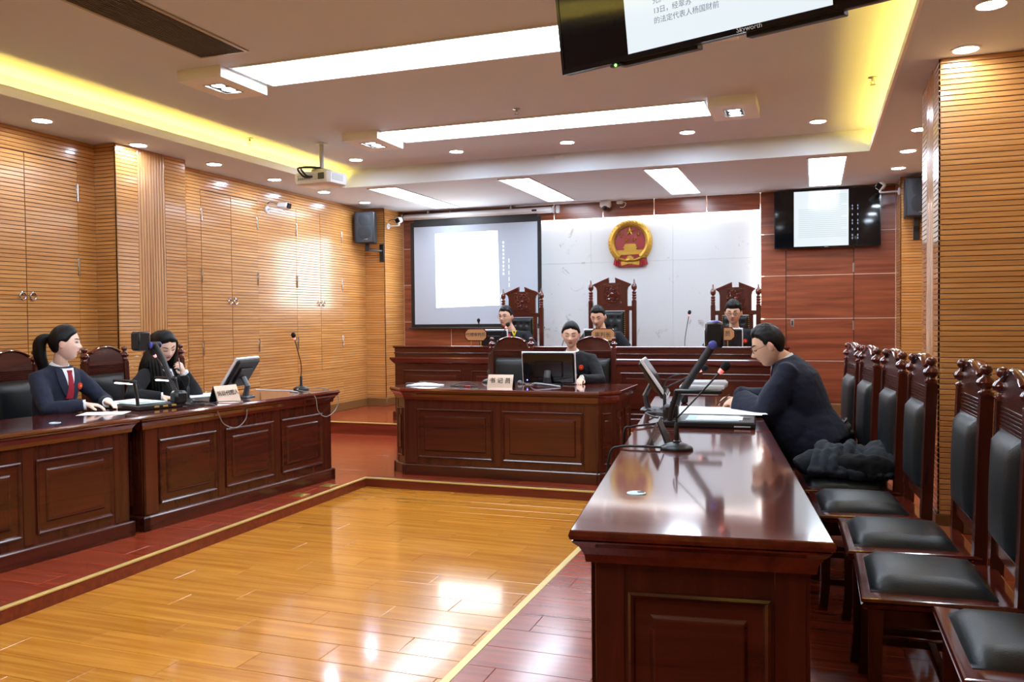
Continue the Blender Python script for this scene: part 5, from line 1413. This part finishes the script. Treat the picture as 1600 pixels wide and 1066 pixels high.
    # tone of the skin: lips and cheeks
    col = me.color_attributes.new('tone', 'FLOAT_COLOR', 'POINT'); b0 = S(*tone); l0 = S(*lip); buf = []
    for v in me.vertices:
        q = (HI @ (v.co-head))/hs
        k = 0.0
        if q.y > 0.05 and abs(q.x) < 0.05:
            sh_ = 0.026*(1-0.25*abs(q.z+0.061)/0.01)
            k = max(0.0, min(1.0, 1.4*(1-(q.x/0.024)**2-((q.z+0.0615)/0.0125)**2)))
        c = 0.10*g2(abs(q.x), q.z, 0.044, -0.026, 0.014, 0.014) if q.y > 0.03 else 0
        c += 0.28*max(0, min(1, (abs(q.x)-0.078)/0.006)) if abs(q.z+0.006) < 0.04 and abs(q.y) < 0.035 else 0
        k2 = min(1, k+c); buf += [b0[i]*(1-k2)+l0[i]*k2 for i in range(3)]+[1.0]
    col.data.foreach_set('color', buf)
    mk('body', me, 'skin', t)
    # jacket with soft wrinkles
    def wr_(co, n):
        q = noise.noise(co*9.0)*0.005+noise.noise(Vector((co.x*16, co.y*16, co.z*34)))*0.0035
        return q
    jo = mk('robe' if robe else 'jacket', remesh(jack, 'jacket', 0.011, 3, wr_), outfit, t)
    # shirt opening, tie, lapels
    uv = 0.60 if not robe else 0.80
    if shirt:
        rows = []
        for i in range(9):
            u = 0.985-(0.985-uv)*i/8; hw_ = 0.052*(1-i/8)**0.8+0.003
            rows.append([front(hw_*(j/4-1), u, 0.026) for j in range(9)])
        MB().slab(rows, 0.012).build('shirt', 'shirt', t)
        col_ = MB()
        for sx in (-1, 1):
            ce = neck+Tn*(0.030 if not robe else 0.016); base_f = spine(0.975)
            pts_top, pts_bot = [], []
            for k in range(9):
                a = radians(-92+ (164)*k/8)      # from the back round to the front
                e = right*sx*cos(a)+Fn*sin(a)
                pts_top.append(ce+e*(ws+0.010)-Tn*(0.034*(k/8)**1.6))
                pts_bot.append(ce+e*(ws+(0.030 if not robe else 0.018))-Tn*(0.030+0.058*(k/8)**2))
            rows = [[(p, (p-ce).normalized()) for p in pts_top], [(p, (p-ce).normalized()) for p in pts_bot]]
            col_.slab(rows, 0.004)
        col_.build('collar', 'shirt', t)
    if tie:
        rows = []
        for i in range(10):
            u = 0.965-(0.965-uv+0.02)*i/9; hw_ = (0.020 if i == 0 else 0.014+0.015*(i/9))
            rows.append([front(hw_*(j/2-1), u, 0.036-(0.004 if i > 0 else 0)) for j in range(5)])
        MB().slab(rows, 0.010).build('tie', tie, t)
    if not robe:
        for sx in (-1, 1):
            rows = []
            for i in range(10):
                u = 0.985-(0.985-uv+0.05)*i/9; inn = 0.052*(1-min(1, i/8))**0.8; wid = 0.052*sin(pi*min(1, (i+1.5)/10.5))**0.7*(1-0.25*(i/9)**3)+0.004
                r_ = [front(sx*(inn+wid*j/3-0.002), u, 0.030) for j in range(4)]
                rows.append(r_ if sx > 0 else r_[::-1])
            MB().slab(rows, 0.014).build('lapel', outfit, jo)
    else:
        rows = []
        for sx in (-1, 1):
            rows = []
            for i in range(8):
                u = 0.99-(0.99-0.45)*i/7; inn = 0.050*(1-min(1, i/4))**0.9
                r_ = [front(sx*(inn+0.030*j/2), u, 0.026) for j in range(3)]
                rows.append(r_ if sx > 0 else r_[::-1])
            MB().slab(rows, 0.010).build('robe_band', outfit, jo)
    if badge:
        bx = -0.085 if badge is True else badge
        p, n = front(bx, 0.74, 0.030); Rb = Vector((0, 0, 1)).rotation_difference(n).to_matrix()
        bo = MB().lathe([(0.025, -0.012), (0.025, 0.003), (0.020, 0.005), (0.0, 0.005)], 18, p, Rb).build('badge', 'badge', t)
        MB().lathe([(0.009, 0.004), (0.008, 0.008), (0.0, 0.008)], 8, p, Rb).build('badge_star', 'badge_gold', bo)
    if cuffs:
        for we, dd, el in cuffl: MB().tube([we-dd*0.015, we+dd*0.012], [0.036, 0.037], 14).build('shirt_cuff', 'shirt', t)
    # eyes, brows, lashes
    Q = lambda x, z, off: H(*surf(x, z, fem, off))
    for sx in (-1, 1):
        if eyes == 'open':
            c = surf(sx*0.031, 0.005, fem)
            e = MB().ell(H(c.x, c.y-0.006, 0.005), (0.0135*hs, 0.0095*hs, 0.0065*hs), 14, 10, HM).build('eye', 'eyewhite', t)
            MB().ell(H(c.x, c.y-0.0008, 0.005), (0.0066*hs, 0.0055*hs, 0.0062*hs), 12, 8, HM).build('iris', 'iris', e)
        zz = 0.0115 if eyes == 'open' else -0.001; sg = 1 if eyes == 'open' else -0.6
        MB().tube([Q(sx*(0.031+0.0160*q), zz-sg*0.0050*q*q, 0.0015) for q in (-1, -0.5, 0, 0.5, 1)], [0.0012, 0.0028, 0.0032, 0.0030, 0.0016], 6).build('eyelash', 'hair', t)
        if eyes == 'down': MB().tube([Q(sx*(0.031+0.0150*q), 0.0135-0.004*q*q, 0.0002) for q in (-1, -0.5, 0, 0.5, 1)], 0.0009, 6).build('eyelid_crease', 'lipline', t)
        MB().tube([Q(sx*(0.032+0.020*q), 0.0285+0.004*(1-q*q)+0.002*q, 0.0012) for q in (-1, -0.5, 0, 0.5, 1)], [0.0022, (0.0048 if not fem else 0.0032), (0.0050 if not fem else 0.0034), (0.0040 if not fem else 0.0028), 0.0012], 6).build('eyebrow', 'hair', t)
    MB().tube([Q(0.021*q, -0.0618-0.0015*(1-q*q), 0.0006) for q in (-1, -0.6, -0.2, 0.2, 0.6, 1)], [0.0008, 0.0014, 0.0016, 0.0016, 0.0014, 0.0008], 6).build('lip_line', 'lipline', t)
    for sx in (-1, 1): MB().ell(Q(sx*0.0065, -0.0385, 0.0), (0.003, 0.003, 0.002), 8, 6, HM).build('nostril', 'lipline', t)
    # hair cap: swells outside the skull above the hairline, dives under the skin below it
    def hairp(n):
        p = head_point(n, fem)
        kf = max(0.0, min(1.0, (p.y-0.010)/0.045)); kf = kf*kf*(3-2*kf)
        s_ = p.z-0.66*p.y-(hairline*kf+(-0.030 if hair == 'short' else -0.034)*(1-kf))
        if p.y < -0.02: s_ += 0.016*min(1, (-0.02-p.y)/0.02)
        if kf > 0.3: s_ -= (0.016*(abs(p.x)/0.05)**2 if not fem else 0.012*max(0, 1-abs(p.x)/0.03))
        # the ear stays free
        if hair != 'long': s_ -= 0.060*g2(p.y, p.z, -0.002, -0.014, 0.017, 0.022)
        s_ += 0.006*noise.noise(p*55)
        e = max(-1, min(1, s_/0.028-0.25)); e = e*(1.5-0.5*e*e) if abs(e) < 1 else e
        th = hthick
        if hair == 'short': th = 0.006+(hthick-0.002)*max(0, n.z+0.15)+0.006*noise.noise(Vector((p.x*90, p.y*60, p.z*60)))*max(0.2, n.z)
        k = -0.010+(th+0.010)*(e+1)/2
        nn = Vector((n.x*1.2, n.y, n.z)).normalized()
        return H(*(p+nn*k))
    hm = MB().ell((0, 0, 0), None, 64, 48, None, hairp)
    ho = hm.build('hair', 'hair', t, angle=180)
    if hair == 'pony':
        p0 = H(0, -0.100, 0.030)
        down = Vector((0, 0, -1)); bk = HM @ Vector((0, -1, 0))
        pts = bez([H(0, -0.085, 0.03), p0+bk*0.03, p0+bk*0.065+down*0.05, p0+bk*0.062+down*0.14, p0+bk*0.03+down*0.22-fwd*0.02, p0+bk*0.035+down*0.32-fwd*0.03], 6)
        n_ = len(pts); mb = MB()
        for s_ in range(7):
            an = 2*pi*s_/7; o_ = (right*cos(an)+fwd*sin(an))*0.012*(s_ > 0)
            mb.tube([q+o_*min(1, i/8) for i, q in enumerate(pts)], [0.012+0.022*sin(pi*min(1, (i+2)/(n_+1)))**0.7 for i in range(n_)], 8)
        mk('ponytail', remesh(mb, 'ponytail', 0.008, 2), 'hair', ho)
        MB().tube([p0-bk*0.002, p0+bk*0.014], 0.019, 12).build('hair_tie', 'black', ho)
    if hair == 'bun':
        mk('hair_bun', remesh(MB().ell(H(0, -0.105, 0.015), (0.038, 0.03, 0.038), 16, 12).ell(H(0.015, -0.115, -0.005), (0.028, 0.026, 0.03), 14, 10), 'bun', 0.008, 2), 'hair', ho)
    if hair == 'long':
        mb = MB()
        for sx in (-1, 1):
            for k in range(9):
                a = k/8; y0 = 0.030-0.125*a
                p1 = H(sx*0.012, y0*0.9+0.01, 0.118-0.022*a); p2 = H(sx*(0.078-0.02*max(0, a-0.6)), y0-0.004, 0.045); p3 = H(sx*(0.086-0.03*max(0, a-0.6)), y0-0.010, -0.045)
                e = neck+right*sx*(0.085+0.03*sin(pi*a))+fwd*(0.075-0.19*a)
                p4 = e+Vector((0, 0, 0.015)); p5 = e+right*sx*0.008+fwd*(0.025 if a < 0.5 else -0.02)+Vector((0, 0, -0.13)); p6 = p5+Vector((0, 0, -0.12-0.03*sin(k*2.3)))-right*sx*0.006
                pts = bez([p1, p2, p3, p4, p5, p6], 6); nn = len(pts)
                mb.tube(pts, [0.006+0.0085*sin(pi*min(1, (i+2)/(nn+1))) for i in range(nn)], 8)
        mk('long_hair', remesh(mb, 'long hair', 0.0055, 1), 'hair', ho)
    if glasses:
        gl = MB()
        for sx in (-1, 1):
            gl.tube([H(sx*0.033+0.0225*cos(2*pi*k/20), 0.099-0.002*cos(2*pi*k/20)*sx, 0.002+0.0155*sin(2*pi*k/20)) for k in range(21)], 0.0013 if glasses == 'wire' else 0.0024, 6, cap=False)
            gl.tube([H(sx*0.055, 0.097, 0.006), H(sx*0.078, 0.080, 0.007), H(sx*0.083, -0.005, 0.010)], 0.0014 if glasses == 'wire' else 0.002, 6)
        gl.tube([H(-0.011, 0.099, 0.004), H(0, 0.1015, 0.006), H(0.011, 0.099, 0.004)], 0.0013 if glasses == 'wire' else 0.002, 6)
        go = gl.build('spectacles', 'wire' if glasses == 'wire' else 'black', t)
        for sx in (-1, 1):
            MB().lathe([(0.022, -0.0005), (0.022, 0.0005)], 18, H(sx*0.033, 0.099, 0.002), HM @ Matrix.Rotation(-pi/2, 3, 'X')).build('lens', 'lensglass', go).scale = (1, 1, 1)
    # trousers and shoes
    if legs:
        mb = MB(); fz = -root.z+root.z
        for sx in (-1, 1):
            hp = pelvis+right*sx*0.085-Vector((0, 0, 0.03)); kn = hp+fwd*0.42+right*sx*0.03; kn.z = 0.50
            an = kn+fwd*0.02; an.z = 0.09
            mb.tube([hp-fwd*0.06, hp, hp.lerp(kn, 0.5), kn, kn.lerp(an, 0.5), an, an-Vector((0, 0, 0.03))], [0.095, 0.092, 0.082, 0.066, 0.060, 0.052, 0.054], 14)
            sh_ = MB(); sh_.ell(an+fwd*0.07-Vector((0, 0, 0.045)), (0.044, 0.135, 0.048), 16, 10, Matrix.Rotation(h, 3, 'Z')); sh_.ell(an-Vector((0, 0, 0.02)), (0.042, 0.05, 0.06), 14, 10, Matrix.Rotation(h, 3, 'Z'))
            mk('shoe', remesh(sh_, 'shoe', 0.012, 1), 'shoe', t)
        mk('trousers', remesh(mb, 'trousers', 0.016, 2), 'trouser', t)
    return t

# ponytailed woman, left edge
person('woman in a navy suit with ponytail and red tie at the left edge desk', (-5.18, 4.62, P), -93, (-5.23, 4.60, P+0.60), None, (-5.13, 4.645, 1.400), (-52, -4, 0),
       [dict(side=1, wrist=(-4.87, 4.58, 0.962), dir=(0.75, 0.65, -0.12), palm=(0, 0, -1), thumb=-1, curl=0.55, hint=(-0.3, -0.8, -0.5)),
        dict(side=-1, wrist=(-4.90, 4.80, 0.955), dir=(0.95, -0.15, -0.1), palm=(0, 0, -1), thumb=1, curl=0.5, hint=(-0.3, 0.8, -0.5))],
       fem=True, outfit='navy', hair='pony', tone=(240, 204, 186), lip=(206, 84, 92), shoulder=0.160, eyes='open', hairline=0.014, hs=1.03)
# long-haired woman with her chin on her hand
person('woman in a black suit with long hair reading papers on the left', (-5.14, 5.62, P), -90, (-5.22, 5.74, P+0.60), None, (-5.04, 5.545, 1.352), (-112, -30, 8),
       [dict(side=1, wrist=(-4.90, 5.36, 0.945), dir=(0.9, 0.2, -0.15), palm=(0, 0, -1), thumb=-1, curl=0.35, hint=(-0.2, -0.9, -0.3)),
        dict(side=-1, wrist=(-4.93, 5.63, 1.13), dir=(0.25, -0.55, 0.55), palm=(-0.8, -0.2, -0.2), thumb=1, curl=1.1, hint=(0.1, 0.6, -0.9))],
       fem=True, outfit='blacksuit', hair='long', tone=(238, 200, 180), lip=(214, 70, 110), tie='redcloth', shoulder=0.160, eyes='down', badge=False, hairline=0.012, hs=1.03)
# clerk
person("woman clerk in a black suit typing behind the clerk's monitor", (-2.25, 8.18, P), 184, (-2.20, 8.24, P+0.61), None, (-2.285, 8.085, 1.385), (192, -13, 0),
       [dict(side=1, wrist=(-2.60, 7.88, 0.955), dir=(-0.35, -0.9, -0.2), palm=(0, 0, -1), thumb=-1, curl=0.5, hint=(-0.8, 0.2, -0.6)),
        dict(side=-1, wrist=(-2.12, 7.84, 0.96), dir=(0.05, -0.95, -0.2), palm=(0, 0, -1), thumb=1, curl=0.5, hint=(0.8, 0.2, -0.6))],
       fem=True, outfit='blacksuit', hair='bun', tone=(232, 190, 166), lip=(196, 104, 104), tie='greytie', shoulder=0.176, eyes='down', hairline=0.013, hs=1.05)
# three judges
def judge(label, x, y, headz, hp, gl, **kw):
    hx, hy = kw.pop('head', (x-0.02, y-0.10))
    person(label, (x, y, DZ), 180, (x, y+0.02, DZ+0.64), (x+0.3*(hx-x), hy+0.07, headz-0.185), (hx, hy, headz), hp,
           [dict(side=1, wrist=(x-0.24, y-0.27, BT+0.05), dir=(0.35, -0.8, 0), palm=(0, 0, -1), thumb=-1, curl=0.5, hint=(-0.7, 0.3, -0.7)),
            dict(side=-1, wrist=(x+0.20, y-0.27, BT+0.05), dir=(-0.35, -0.8, 0), palm=(0, 0, -1), thumb=1, curl=0.5, hint=(0.7, 0.3, -0.7))],
           outfit='robe', robe=True, hair='short', glasses=gl, shirt=kw.pop('shirt', False), cuffs=False, sleeve=1.1, shoulder=0.20, hs=1.10, legs=True, **kw)
judge('male judge in black robe and glasses in front of the projection screen', -3.73, 10.42, 1.575, (168, -3, 0), 'wire', tone=(206, 160, 134), tie='redcloth', head=(-3.80, 10.33), badge=-0.10)
judge('male judge in black robe looking down, in the middle under the emblem', -2.50, 10.42, 1.565, (176, -22, 0), None, tone=(216, 166, 138), tie=None, eyes='down', head=(-2.55, 10.28), badge=False)
judge('young male judge in black robe and dark glasses on the right', -0.90, 10.42, 1.595, (178, -10, 0), 'dark', tone=(206, 160, 132), tie=None, eyes='down', shirt=True, head=(-0.905, 10.30), hairline=0.0, hthick=0.022, badge=-0.135)
# yellow tabs on the first judge's robe
y_ = thing('yellow_ribbon', 'yellow ribbon tab pinned to the robe of the left judge', 'ribbon', (-3.665, 10.262, 1.36), 0)
for sx in (-1, 1): MB().cbox((sx*0.014, 0, 0), (0.016, 0.006, 0.075), 0.002, Matrix.Rotation(sx*0.35, 3, 'Y')).build('ribbon_end', 'yellowcloth', y_)
# man at the right desk
person('man in a dark robe and spectacles leaning over papers at the right desk', (0.02, 5.86, P), 86, (0.04, 5.86, P+0.60), (-0.190, 5.835, 1.262), (-0.285, 5.80, 1.352), (96, -24, 0),
       [dict(side=1, wrist=(-0.50, 6.00, 0.965), dir=(-0.75, -0.1, 0.05), palm=(0, -0.5, -0.8), thumb=-1, curl=0.8, hint=(0.3, 0.7, -0.5)),
        dict(side=-1, wrist=(-0.47, 5.82, 0.965), dir=(-0.80, 0.35, 0.05), palm=(0, 0.5, -0.8), thumb=1, curl=0.8, hint=(0.25, -0.55, -0.7))],
       outfit='robe_navy', robe=True, hair='short', glasses='wire', tone=(224, 176, 146), lip=(200, 120, 112), tie='tie', shirt=True, cuffs=False, sleeve=1.5, shoulder=0.205, eyes='down', badge=False, hairline=0.026, hs=1.10, bulk=1.2, drape=[((-0.15, 5.74, 0.82), (0.15, 0.15, 0.20)), ((-0.06, 5.80, 0.72), (0.16, 0.20, 0.16))])
t = thing('pen', 'dark pen with a silver tip held by the man in the dark robe', 'pen', (-0.60, 5.92, 0.955)); 
MB().tube([(-0.035, 0.02, -0.02), (0.055, -0.02, 0.055)], 0.0045, 8).build('barrel', 'ink', t); MB().tube([(-0.06, 0.031, -0.041), (-0.035, 0.02, -0.02)], [0.001, 0.0045], 8).build('tip', 'chrome', t)
t = thing('pen', 'pen held in the raised hand of the long-haired woman', 'pen', (-4.87, 5.52, 1.19))
MB().tube([(0, 0.01, -0.07), (0.0, -0.01, 0.06)], 0.0045, 8).build('barrel', 'steel', t); MB().tube([(0, 0.0125, -0.085), (0, 0.01, -0.07)], [0.001, 0.004], 8).build('tip', 'chrome', t)

# ------------------------------------------------------------------ coat and bag on the chairs
t = thing('black_coat', 'black coat thrown over a chair seat on the right', 'coat', (0.22, 5.22, P+0.515))
mb = MB()
rn = random.Random(3)
mb.ell((0.02, 0.02, 0.05), (0.22, 0.20, 0.085), 24, 14)
mb.ell((0.14, 0.03, 0.09), (0.12, 0.16, 0.10), 20, 12)
mb.ell((-0.14, 0.06, 0.08), (0.12, 0.13, 0.07), 20, 12)
for k in range(9):
    a = rn.uniform(-0.8, 0.8); x0 = -0.2+0.05*k
    mb.tube(bez([(x0-0.03, -0.17, 0.03), (x0, -0.08, 0.115+0.03*sin(k)), (x0+0.03, 0.05, 0.15+0.02*cos(k*2)), (x0+0.05, 0.16, 0.09)], 6), 0.030, 8)
def crease(co, n): return 0.020*abs(noise.noise(Vector((co.x*13+co.y*6, co.y*8, co.z*14))))+0.006*noise.noise(co*28)
mk('coat_body', remesh(mb, 'coat', 0.009, 2, crease), 'coat', t)
mb = MB(); mb.tube(bez([(-0.05, 0.02, 0.10), (-0.16, -0.02, 0.10), (-0.26, -0.06, 0.075), (-0.305, -0.075, 0.045)], 6), [0.05]*6+[0.055]*6+[0.058]*7, 14)
mk('sleeve', remesh(mb, 'coat sleeve', 0.009, 2, crease), 'coat', t)
mb = MB(); mb.ell((0.04, -0.13, 0.075), (0.20, 0.055, 0.07), 24, 14, Matrix.Rotation(-0.12, 3, 'Z'))
M['lining'] = cloth_mat('fleece lining', S(8, 8, 10), scale=200)
mk('lining', remesh(mb, 'coat lining', 0.009, 2, crease), 'lining', t)
MB().tube(bez([(-0.15, -0.05, 0.165), (-0.12, -0.09, 0.150), (-0.10, -0.12, 0.125)], 6), 0.005, 6).build('zip', 'brass', t)
t = thing('handbag', 'black shiny bag lying behind the man in the dark robe', 'bag', (0.16, 6.08, P+0.515))
mb = MB(); mb.cbox((0, 0, 0.10), (0.17, 0.30, 0.19), 0.05); mb.ell((0, 0, 0.17), (0.08, 0.15, 0.05), 18, 12)
M['bagleather'] = plain('shiny bag leather', S(38, 40, 42), 0.38, bump=0.3, bscale=40)
mk('bag_body', remesh(mb, 'bag', 0.010, 2, crease), 'bagleather', t)
MB().tube(bez([(0.0, -0.09, 0.17), (0.04, -0.06, 0.225), (0.04, 0.05, 0.225), (0, 0.09, 0.17)], 6), 0.008, 8).build('handle', 'black', t)
bpy.context.view_layer.update()
